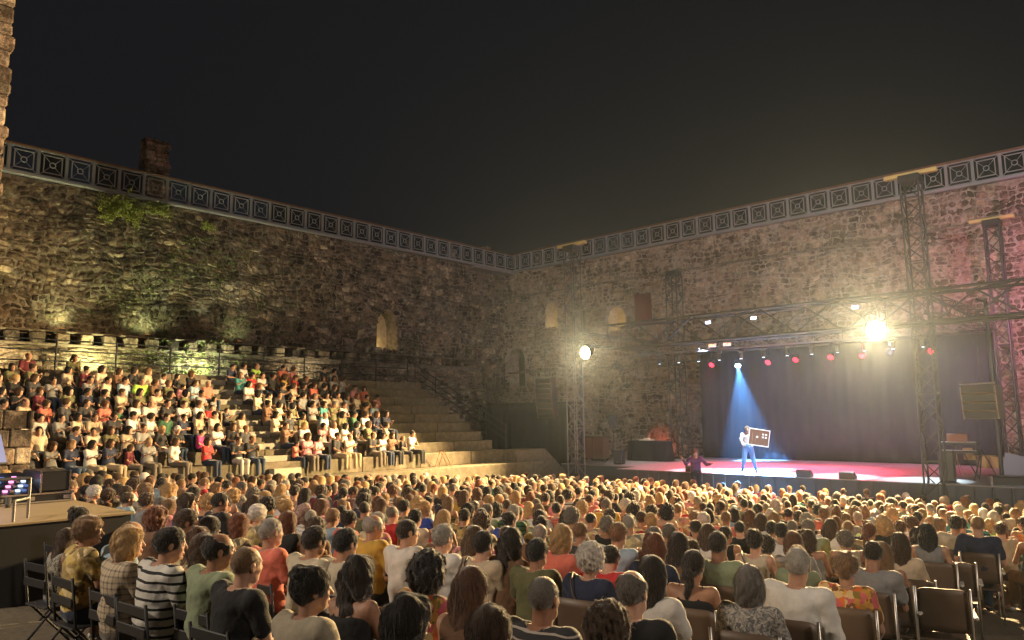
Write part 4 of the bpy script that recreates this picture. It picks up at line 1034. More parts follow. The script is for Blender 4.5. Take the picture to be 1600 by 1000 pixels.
M['skin'] = tinted('skin', .55, f_skin); M['hair'] = tinted('hair', .62, f_hair, .3); M['cloth'] = tinted('plain_cloth', .85, f_cloth)
M['lips'] = mat('lips', (.32, .11, .09), .5); M['eye'] = mat('eye_white', (.55, .52, .48), .3); M['brow'] = mat('brow_and_iris', (.03, .02, .015), .5)
PAT = {'plain': ('cloth', ''), 'stripe': ('cloth_stripe', 'striped'), 'thin': ('cloth_thin', 'pinstriped'), 'floral': ('cloth_floral', 'flowery'), 'leaf': ('cloth_leaf', 'leafy'), 'speck': ('cloth_speck', 'speckled'), 'plaid': ('cloth_plaid', 'checked')}
M['cloth_stripe'] = tinted('striped_cloth', .85, f_stripe(.062, (.012, .012, .015), .3)); M['cloth_thin'] = tinted('pin_striped_cloth', .85, f_stripe(.045, (.42, .38, .34), .22))
M['cloth_floral'] = tinted('floral_cloth', .8, f_voro(19, [(.5, .10, .02), (.45, .26, .06), (.04, .03, .02), (.42, .08, .12), (.5, .4, .2), (.1, .12, .03), (.35, .2, .04)]))
M['cloth_leaf'] = tinted('leaf_print_cloth', .8, f_voro(13, [(.5, .38, .13), (.40, .30, .08), (.06, .06, .04), (.62, .5, .28), (.3, .22, .1)]))
M['cloth_speck'] = tinted('speckled_knit', .9, f_voro(70, [(.4, .36, .3), (.16, .15, .14), (.3, .27, .24), (.08, .08, .08)]))
M['cloth_plaid'] = tinted('checked_cloth', .85, f_plaid)
A_SK = tinted('crowd_tinted', .75, None, .3, True)
# --- hair
def cran(X, Y, Z): return ell(X, Y, Z, (-.014, 0, .03), (.1, .077, .092))
def hair_sdf(kind):
    def f(X, Y, Z):
        c = cran(X, Y, Z); face = ell(X, Y, Z, (.12, 0, -.035), (.085, .090, .105))
        nape = -.03-.55*np.clip(-X, 0, .09)-Z
        side = -.012-Z-.6*np.clip(X-.0, 0, .1)*0
        if kind == 'short':
            d = c-.012-.003*lump(X, Y, Z, 90, 1); d = smax(d, -face, .008); d = smax(d, nape, .01); d = smax(d, -ell(X, Y, Z, (-.005, .088, -.01), (.028, .02, .034)), .004); return smax(d, -ell(X, Y, Z, (-.005, -.088, -.01), (.028, .02, .034)), .004)
        if kind == 'crop':
            d = c-.008-.002*lump(X, Y, Z, 110, 4); d = smax(d, -face, .008); d = smax(d, nape-.005, .01)
            for s_ in (-1, 1): d = smax(d, -ell(X, Y, Z, (-.005, s_*.088, -.01), (.032, .022, .036)), .004)
            return d
        if kind == 'shaved':
            d = c-.0035-.001*lump(X, Y, Z, 140, 4); d = smax(d, -ell(X, Y, Z, (.05, 0, .085), (.085, .06, .06)), .004); d = smax(d, -face, .006); d = smax(d, nape-.005, .006)
            for s_ in (-1, 1): d = smax(d, -ell(X, Y, Z, (-.005, s_*.088, -.01), (.03, .022, .036)), .004)
            return d
        if kind == 'balding':
            d = c-.010-.003*lump(X, Y, Z, 90, 2); d = smax(d, -ell(X, Y, Z, (.03, 0, .085), (.105, .078, .07)), .006); d = smax(d, -face, .008); d = smax(d, nape, .01)
            for s_ in (-1, 1): d = smax(d, -ell(X, Y, Z, (-.005, s_*.088, -.01), (.03, .022, .036)), .004)
            return d
        if kind == 'pixie':
            d = smin(c-.02, ell(X, Y, Z, (-.05, 0, .045), (.08, .085, .085)), .03)-.006*lump(X, Y, Z, 60, 3); d = smax(d, -ell(X, Y, Z, (.13, 0, -.045), (.085, .085, .105)), .008); return smax(d, -.055-.5*np.clip(-X, 0, .09)-Z, .01)
        if kind == 'bob':
            d = smin(c-.02, ell(X, Y, Z, (-.03, 0, -.05), (.095, .108, .12)), .04)-.004*lump(X, Y, Z, 45, 6); d = smax(d, -ell(X, Y, Z, (.13, 0, -.065), (.10, .082, .135)), .01); return smax(d, -.155-Z, .015)
        if kind in ('long', 'wavy'):
            a = .004 if kind == 'long' else .012; w_ = .0 if kind == 'long' else .018*np.sin(Z*55)
            d = smin(c-.018, ell(X, Y, Z, (-.03, 0, -.06), (.092, .10, .13)), .04); d = smin(d, cap(X, Y+w_, Z, (-.07, 0, -.05), (-.145, 0, -.30), .058, .034, 1.75), .05)
            d = d-a*lump(X, Y, Z, 40, 8); d = smax(d, -ell(X, Y, Z, (.13, 0, -.07), (.10, .080, .15)), .01)
            return smax(d, -cap(X, Y, Z, (.0, 0, -.12), (.06, 0, -.32), .075, .12), .01)
        if kind == 'ponytail':
            d = c-.012-.002*lump(X, Y, Z, 80, 5); d = smax(d, -face, .008); d = smax(d, nape, .01)
            t = cap(X, Y, Z, (-.10, 0, .03), (-.145, 0, -.05), .028, .034, 1.1); t = smin(t, cap(X, Y+.012*np.sin(Z*40), Z, (-.145, 0, -.05), (-.15, 0, -.27), .034, .012, 1.2), .03); return smin(d, t-.005*lump(X, Y, Z, 60, 7), .015)
        if kind == 'bun':
            d = c-.014-.003*lump(X, Y, Z, 80, 5); d = smax(d, -face, .008); d = smax(d, nape, .01); return smin(d, ell(X, Y, Z, (-.085, 0, .10), (.048, .055, .042))-.009*lump(X, Y, Z, 75, 3), .014)
        if kind == 'curly':
            d = smin(c-.035, ell(X, Y, Z, (-.04, 0, -.02), (.105, .125, .13)), .05)-.012*lump(X, Y, Z, 60, 2)-.006*lump(X, Y, Z, 130, 12); return smax(d, -ell(X, Y, Z, (.15, 0, -.05), (.10, .085, .13)), .012)
        if kind == 'curlyshort':
            d = c-.030-.009*lump(X, Y, Z, 85, 2)-.004*lump(X, Y, Z, 170, 12); d = smax(d, -ell(X, Y, Z, (.13, 0, -.045), (.085, .085, .105)), .008); return smax(d, -.06-.5*np.clip(-X, 0, .09)-Z, .01)
    return f
HK = {'shaved': ('shaved', 'M'), 'short': ('short', 'M'), 'crop': ('cropped', 'M'), 'balding': ('thinning', 'M'), 'pixie': ('layered', 'F'), 'bob': ('chin-length', 'F'), 'long': ('long', 'F'), 'wavy': ('wavy', 'F'), 'ponytail': ('pony-tailed', 'F'), 'bun': ('pinned up', 'F'), 'curly': ('bushy', 'F'), 'curlyshort': ('short curly', 'MF')}
HAIRM = {}; HAIRLO = {}
def strands(fn, V, kind, seed):
    r = np.random.default_rng(seed); n = 900 if kind in ('long', 'wavy', 'curly') else 650; P = V[r.integers(0, len(V), n)].copy()
    e = 1e-3
    def grad(P):
        g_ = np.stack([fn(P[:, 0]+e*(k == 0), P[:, 1]+e*(k == 1), P[:, 2]+e*(k == 2))-fn(P[:, 0]-e*(k == 0), P[:, 1]-e*(k == 1), P[:, 2]-e*(k == 2)) for k in range(3)], 1)
        return g_/(np.linalg.norm(g_, axis=1)[:, None]+1e-9)
    curl = kind in ('curly', 'curlyshort'); steps = 5; ln = {'short': .036, 'crop': .018, 'balding': .022, 'shaved': .005, 'pixie': .05, 'curlyshort': .03, 'curly': .05}.get(kind, .085)
    crown = np.array((-.045, 0, .125)); path = [P-grad(P)*.002]; off = r.uniform(.0, .010 if not curl else .020, n)*(r.random(n)**.7)
    dirn = P-crown; dirn /= np.linalg.norm(dirn, axis=1)[:, None]; dirn = dirn*.7+np.array((-.15, 0, -.8)); dirn += r.normal(0, .34 if not curl else .9, (n, 3))
    for k in range(steps):
        g_ = grad(P); t = dirn-g_*np.sum(dirn*g_, 1)[:, None]; t /= np.linalg.norm(t, axis=1)[:, None]+1e-9
        if curl: dirn = dirn+r.normal(0, .9, (n, 3))
        P = P+t*ln/steps; s_ = fn(P[:, 0], P[:, 1], P[:, 2]); P = P-(np.clip(s_, -.02, .02)-off*(k+1)/steps*(1.5 if curl else 1))[:, None]*grad(P); path.append(P.copy())
    path = np.stack(path, 1); m = path.shape[1]; wd = r.uniform(.0011, .0026, n); VV = []; 
    for k in range(m):
        t = path[:, min(k+1, m-1)]-path[:, max(k-1, 0)]; t /= np.linalg.norm(t, axis=1)[:, None]+1e-9; a = np.cross(t, path[:, k]-np.array((-.01, 0, .02))); a /= np.linalg.norm(a, axis=1)[:, None]+1e-9; b = np.cross(t, a)
        w_ = wd*(1-.85*k/(m-1))
        for q in range(3):
            an = 2*PI*q/3; VV.append(path[:, k]+w_[:, None]*(math.cos(an)*a+math.sin(an)*b))
    VV = np.stack(VV, 1).reshape(-1, 3); Fc = []; base = (np.arange(n)*m*3)[:, None]
    for k in range(m-1):
        for q in range(3):
            q2 = (q+1) % 3; Fc.append(base+np.array([k*3+q, k*3+q2, (k+1)*3+q2, (k+1)*3+q]))
    return VV, np.concatenate(Fc)
for k, kind in enumerate(HK):
    fn = hair_sdf(kind); lo = (-.24, -.16, -.36 if kind in ('long', 'wavy', 'ponytail') else -.2); hi = (.13, .16, .2)
    V, Fc = sn(fn, lo, hi, .0075); V2, F2 = strands(fn, V, kind, k)
    HAIRM[kind] = finish('hair_'+kind, np.concatenate([V, V2]), np.concatenate([Fc, F2+len(V)]), [M['hair']])
    HAIRLO[kind] = sn(fn, lo, hi, .026)
V, Fc = sn(lambda X, Y, Z: smax(smin(ell(X, Y, Z, (.05, 0, -.075), (.055, .058, .055)), ell(X, Y, Z, (.085, 0, -.052), (.015, .028, .008)), .01), -smin(ell(X, Y, Z, (.09, 0, -.065), (.02, .022, .006)), ell(X, Y, Z, (.06, 0, -.0), (.07, .07, .045)), .01), .004), (-.02, -.08, -.15), (.13, .08, .0), .006)
BEARD = finish('beard', V, Fc, [M['hair']])
gl = MB()
for s_ in (-1, 1): gl.tube([(.112, s_*.033+.02*math.cos(a), .002+.015*math.sin(a)) for a in np.linspace(0, 2*PI, 13)], .0018, 5, cap=False); gl.tube([(.108, s_*.053, .006), (.0, s_*.086, .008)], .0018, 5)
gl.tube([(.114, -.013, .006), (.114, .013, .006)], .0018, 5); GLASSES = gl.mesh('glasses', [M['black']])
# --- body variants
POSES = ('lap', 'crossed', 'chin', 'phone', 'hang', 'clap')
YAWS = {'ahead': 0.0, 'left': .45, 'right': -.4, 'down': 0.0}
_b = {}; BODYM = {}; TOPM = {}; 
def body_mesh(fem, pose, yaw):
    k = (fem, pose, yaw)
    if k not in BODYM:
        if (fem, pose) not in _b:
            V, Fc = sn(lambda X, Y, Z: body_sdf(X, Y, Z, fem, pose), (-.22, -.34, -.02), (.72, .34, 1.12), .019)
            hm = MB(); hands(limbs(fem, pose)[0], hm); _b[fem, pose] = (V, Fc, np.array(hm.V), hm.F)
        V, Fc, hV, hF = _b[fem, pose]; H, HF, hmi = HEAD[fem, 'hi']; H = twist(H, YAWS[yaw], .28 if yaw == 'down' else 0)+np.array(HEADC)
        FF = Fc.tolist()+(HF+len(V)).tolist()+[tuple(i+len(V)+len(H) for i in f) for f in hF]
        BODYM[k] = finish('body', np.concatenate([V, H, hV]).tolist(), FF, [M['skin'], M['lips'], M['eye'], M['brow']], np.concatenate([np.zeros(len(Fc), int), hmi, np.zeros(len(hF), int)]))
    return BODYM[k]
def top_mesh(fem, pose, sleeve, pat):
    k = (fem, pose, sleeve, pat)
    if k not in TOPM:
        kk = ('v', fem, pose, sleeve)
        if kk not in TOPM: TOPM[kk] = sn(lambda X, Y, Z: top_sdf(X, Y, Z, fem, pose, sleeve), (-.24, -.34, .5), (.42, .34, 1.16), .0145)
        TOPM[k] = finish('shirt', *TOPM[kk], [M[PAT[pat][0]]])
    return TOPM[k]
def leg_mesh(fem, kind):
    if (fem, kind) not in LEGM: LEGM[fem, kind] = finish('trousers', *sn(lambda X, Y, Z: leg_sdf(X, Y, Z, fem, kind), (-.24, -.3, .0), (.66, .3, .78), .019), [M['cloth']])
    return LEGM[fem, kind]
SHOEM = MB(); 
for s_ in (-1, 1): SHOEM.tube([(.44, s_*.105, .05), (.50, s_*.107, .045), (.58, s_*.11, .04), (.65, s_*.112, .03)], [.03, .05, .048, .02], 8, ry=.8)
SHOE = SHOEM.mesh('shoes', [M['cloth']], True)
HC = {'dark': (.016, .011, .008), 'black': (.008, .007, .007), 'brown': (.045, .024, .012), 'chestnut': (.085, .038, .018), 'auburn': (.12, .038, .015), 'blonde': (.36, .23, .10), 'light brown': (.17, .10, .05), 'grey': (.25, .235, .21), 'white': (.52, .49, .45), 'greying': (.11, .10, .09)}
SKN = [(.40, .235, .16), (.46, .28, .20), (.33, .185, .12), (.37, .215, .145), (.28, .15, .095)]
TC = {'white': (.56, .54, .50), 'cream': (.45, .39, .29), 'black': (.014, .014, .016), 'navy': (.018, .024, .055), 'coral': (.55, .14, .10), 'red': (.42, .028, .03), 'pale blue': (.24, .34, .42), 'sage green': (.20, .24, .15), 'beige': (.42, .34, .24), 'grey': (.20, .20, .20), 'olive': (.11, .11, .05), 'mustard': (.45, .28, .05), 'pink': (.55, .22, .24), 'magenta': (.42, .03, .16), 'teal': (.05, .22, .22), 'dark green': (.03, .10, .05), 'lime': (.30, .50, .08), 'royal blue': (.02, .06, .36), 'brown': (.13, .07, .04), 'maroon': (.11, .014, .025), 'orange': (.60, .19, .03), 'charcoal': (.04, .04, .045)}
LC = [(.02, .03, .06), (.03, .05, .09), (.02, .02, .022), (.30, .24, .16), (.12, .10, .08), (.45, .42, .38)]
used = set(); NEARP = []; CROWD = []
def label_for(d, place, extra=''):
    who = d.get('who') or ('woman' if d['fem'] else 'man')
    hair = 'bald head' if d['hair'] is None else (f"{d['hc']} {HK[d['hair']][0]} hair" if HK[d['hair']][0] != 'pinned up' else f"pinned up {d['hc']} hair")
    top = {'short': 'top', 'long': 'long-sleeved shirt', 'tank': 'sleeveless top', 'straps': 'strappy top'}[d['sleeve']]
    pt_ = PAT[d['pat']][1]
    return ' '.join(f"{who}, {hair}, {d['tc']} {pt_} {top},{extra} {place}".replace('  ', ' ').split())
def col(o, c): o.color = (*c, 1)
def jit(c, a=.08, r=random): k = 1+r.uniform(-a, a); return tuple(min(.9, q*k) for q in c)
def rand_person(r, tier=False):
    fem = r.random() < .56; d = dict(fem=int(fem))
    if fem: d['hair'] = r.choice(['long', 'long', 'wavy', 'wavy', 'bob', 'bob', 'pixie', 'ponytail', 'bun', 'curlyshort', 'curly', 'long']); d['hc'] = r.choice(['dark', 'dark', 'brown', 'brown', 'chestnut', 'light brown', 'blonde', 'blonde', 'black', 'auburn'] + (['grey', 'white'] if d['hair'] in ('pixie', 'bob', 'curlyshort') else []))
    else: d['hair'] = r.choice(['short', 'short', 'short', 'crop', 'crop', 'balding', 'shaved', 'short', 'curlyshort']); d['hc'] = r.choice(['dark', 'dark', 'black', 'brown', 'greying', 'grey', 'light brown'])
    d['tc'] = r.choice([q for q in TC if q not in ('lime', 'royal blue', 'orange', 'magenta') or r.random() < .35]+['white', 'white', 'cream', 'black', 'black', 'beige', 'navy', 'pink', 'white', 'grey', 'coral', 'red', 'pale blue']); d['pat'] = r.choice(['plain']*9+['stripe', 'floral', 'plaid', 'leaf', 'speck'])
    d['sleeve'] = r.choice(['short', 'short', 'tank', 'straps', 'long']) if fem else r.choice(['short', 'short', 'short', 'short', 'long', 'tank'])
    if tier:
        if r.random() < .55: d['tc'] = r.choice(['black', 'white', 'charcoal', 'navy', 'beige', 'cream', 'brown', 'black', 'grey', 'olive'])
        if d['hc'] in ('blonde', 'auburn', 'white', 'light brown', 'grey') and r.random() < .7: d['hc'] = r.choice(['dark', 'brown', 'black'])
    d['pose'] = r.choice(POSES if tier else ('lap', 'crossed', 'hang', 'lap', 'chin')); d['yaw'] = r.choice(['ahead', 'ahead', 'left', 'right', 'down', 'left'] if tier else ['ahead', 'ahead', 'ahead', 'left', 'right'])
    d['glasses'] = r.random() < .18; d['beard'] = (not fem) and r.random() < .3; d['legs'] = r.choice(['long', 'shorts', 'skirt' if fem else 'shorts', 'shorts'])
    return d
def uniq(d, place, r):
    for k in range(60):
        L_ = label_for(d, place)
        if L_ not in used and len(L_.split()) <= 16: used.add(L_); return L_
        d['tc'] = r.choice(list(TC)); 
        if k % 3 == 2: d['pat'] = r.choice(['plain', 'plain', 'stripe', 'plaid', 'floral'])
        if k > 20: d['sleeve'] = r.choice(['short', 'long', 'tank'])
    return L_
def place_person(d, loc, rz, label, group, sc=1.0, r=random):
    t = thing('person', label, 'child' if d.get('who') in ('girl', 'boy', 'child') else 'person', loc, rz, group); t.scale = (sc,)*3
    if group == grp_floor: t.rotation_euler[1] = r.uniform(-.03, .05); t.rotation_euler[0] = r.uniform(-.06, .06)
    if group == grp_tier: t.rotation_euler[1] = r.uniform(-.06, .13); t.rotation_euler[0] = r.uniform(-.06, .06)
    o = link('body', body_mesh(d['fem'], d['pose'], d['yaw']), t); col(o, jit(r.choice(SKN), .1, r))
    ya = YAWS[d['yaw']]; ti = .28 if d['yaw'] == 'down' else 0; piv = Vector((-.03, 0, -.17))
    Rm = Matrix.Rotation(ti, 4, 'Y') @ Matrix.Rotation(ya, 4, 'Z'); Mx = Matrix.Translation(Vector(HEADC)) @ Matrix.Translation(piv) @ Rm @ Matrix.Translation(-piv)
    def onhead(name, me, c=None):
        q = link(name, me, t); q.matrix_local = Mx
        if c: col(q, c)
    hc = jit(HC[d['hc']], .2, r)
    if d['hair']: onhead('hair', HAIRM[d['hair']], hc)
    if d.get('glasses'): onhead('glasses', GLASSES)
    if d.get('beard'): onhead('beard', BEARD, hc)
    o = link('shirt', top_mesh(d['fem'], d['pose'], d['sleeve'], d['pat']), t); col(o, jit(TC[d['tc']], .1, r))
    o = link({'skirt': 'skirt', 'shorts': 'shorts', 'long': 'trousers'}[d['legs']], leg_mesh(d['fem'], d['legs']), t); col(o, jit(r.choice(LC), .1, r))
    if d.get('strap'): link('bag_strap', STRAP, t)
    o = link('shoes', SHOE, t); col(o, r.choice([(.5, .48, .45), (.03, .03, .03), (.12, .07, .04)]))
    return t
sb_ = MB(); sb_.tube([(.12, .05, .93), (.05, .12, 1.06), (-.03, .135, 1.108), (-.12, .105, 1.06), (-.165, .06, .97), (-.178, -.03, .85), (-.172, -.11, .74), (-.13, -.19, .62)], .011, 5, ry=.5); STRAP = sb_.mesh('bag_strap', [mat('brown_strap', (.05, .03, .02), .6)], True)
# chairs
def tubes(lst, r, m, smooth=True):
    b = MB()
    for p in lst: b.tube(p, r, 6)
    return b.mesh('frame', [m], smooth)
def shell(w_, z0, z1, x, bend, thick=.014, n=8, tilt=.1):
    V = []; Fc = []
    for k, th in enumerate((0, thick)):
        for i in range(n+1):
            for j in range(7):
                u = -1+2*i/n; v = j/6; ww = w_*(1-.10*v**3); z = z0+(z1-z0)*(v-.06*abs(u)**6*v)
                V.append((x-th-tilt*(z-z0)+bend*u*u, u*ww/2, z))
    q = (n+1)*7
    for i in range(n):
        for j in range(6):
            a = i*7+j; Fc += [(a, a+7, a+8, a+1), (q+a, q+a+1, q+a+8, q+a+7)]
    for i in range(n): Fc += [(i*7, q+i*7, q+(i+1)*7, (i+1)*7), (i*7+6, (i+1)*7+6, q+(i+1)*7+6, q+i*7+6)]
    for j in range(6): Fc += [(j, j+1, q+j+1, q+j), (n*7+j, q+n*7+j, q+n*7+j+1, n*7+j+1)]
    return V, Fc
def mk_chair_parts():
    P = {}
    b = MB(); b.add(*shell(.46, .52, .92, -.20, .035)); P['backrest'] = b.mesh('backrest', [M['brownshell']], True)
    b = MB(); b.box((-.2, -.22, .425), (.24, .22, .445), bev=.008); P['seat'] = b.mesh('seat', [M['brownshell']])
    P['leg_f'] = tubes([[(.2, 0, .43), (.24, 0, 0)]], .013, M['chairleg']); P['leg_r'] = tubes([[(-.26, 0, .93), (-.2, 0, .45), (-.26, 0, 0)]], .013, M['chairleg'])
    P['arm'] = MB().box((-.22, -.025, .655), (.16, .025, .675), bev=.008).mesh('armrest', [M['armpale']]); P['arm_post'] = tubes([[(.12, 0, .43), (.14, 0, .655)], [(-.22, 0, .66), (-.24, 0, .66)]], .012, M['chairleg'])
    P['slat'] = MB().box((-.22, -.21, 0), (-.205, .21, .075), bev=.006).mesh('back_slat', [M['blackplastic']]); P['fseat'] = MB().box((-.2, -.2, .43), (.2, .2, .45), bev=.01).mesh('seat', [M['blackplastic']])
    P['fleg_a'] = tubes([[(-.22, 0, .86), (-.17, 0, .45), (.24, 0, 0)]], .012, M['black']); P['fleg_b'] = tubes([[(.16, 0, .44), (-.24, 0, 0)]], .012, M['black']); P['fbar'] = tubes([[(0, -.2, 0), (0, .2, 0)]], .011, M['black'])
    return P
M['armpale'] = mat('pale_plastic_armrest', (.62, .60, .55), .3)
CP = mk_chair_parts()
def chair(loc, rz, label, kind, group):
    t = thing({'shell': 'chair', 'arm': 'armchair', 'fold': 'folding_chair'}[kind], label, 'chair', loc, rz, group)
    if kind == 'fold':
        link('seat', CP['fseat'], t)
        for z in (.62, .76): link('back_slat', CP['slat'], t, (-.0, 0, z))
        for s_ in (-1, 1): link('leg', CP['fleg_a'], t, (0, s_*.21, 0)); link('leg', CP['fleg_b'], t, (0, s_*.19, 0))
        link('stretcher', CP['fbar'], t, (.18, 0, .07)); link('stretcher', CP['fbar'], t, (-.19, 0, .07))
    else:
        link('seat', CP['seat'], t); link('backrest', CP['backrest'], t)
        for s_ in (-1, 1): link('leg', CP['leg_f'], t, (0, s_*.21, 0)); link('leg', CP['leg_r'], t, (0, s_*.225, 0))
        if kind == 'arm':
            for s_ in (-1, 1): a = link('armrest', CP['arm'], t, (0, s_*.26, 0)); link('armrest_post', CP['arm_post'], a, (0, 0, 0))
    return t
# ------------------------------------------------------------------ the audience on the floor
STAGEC = np.array((27.0, 11.6))
def seat_at(px, py, hz=1.208, sc=1.0):
    """where a seated person is whose head centre shows at px, py"""
    d = ray(px, py); s_ = -.067; z0 = 1.45+hz*sc
    t = (z0-CAM[2])/(d[2]+.067*d[0]); p = CAM+d*t
    if p[0] > 21.6: t = (hz*sc-CAM[2])/d[2]; p = CAM+d*t
    return p[0], p[1]
def face(x, y, k=.45): return k*math.atan2(STAGEC[1]-y, STAGEC[0]-x)
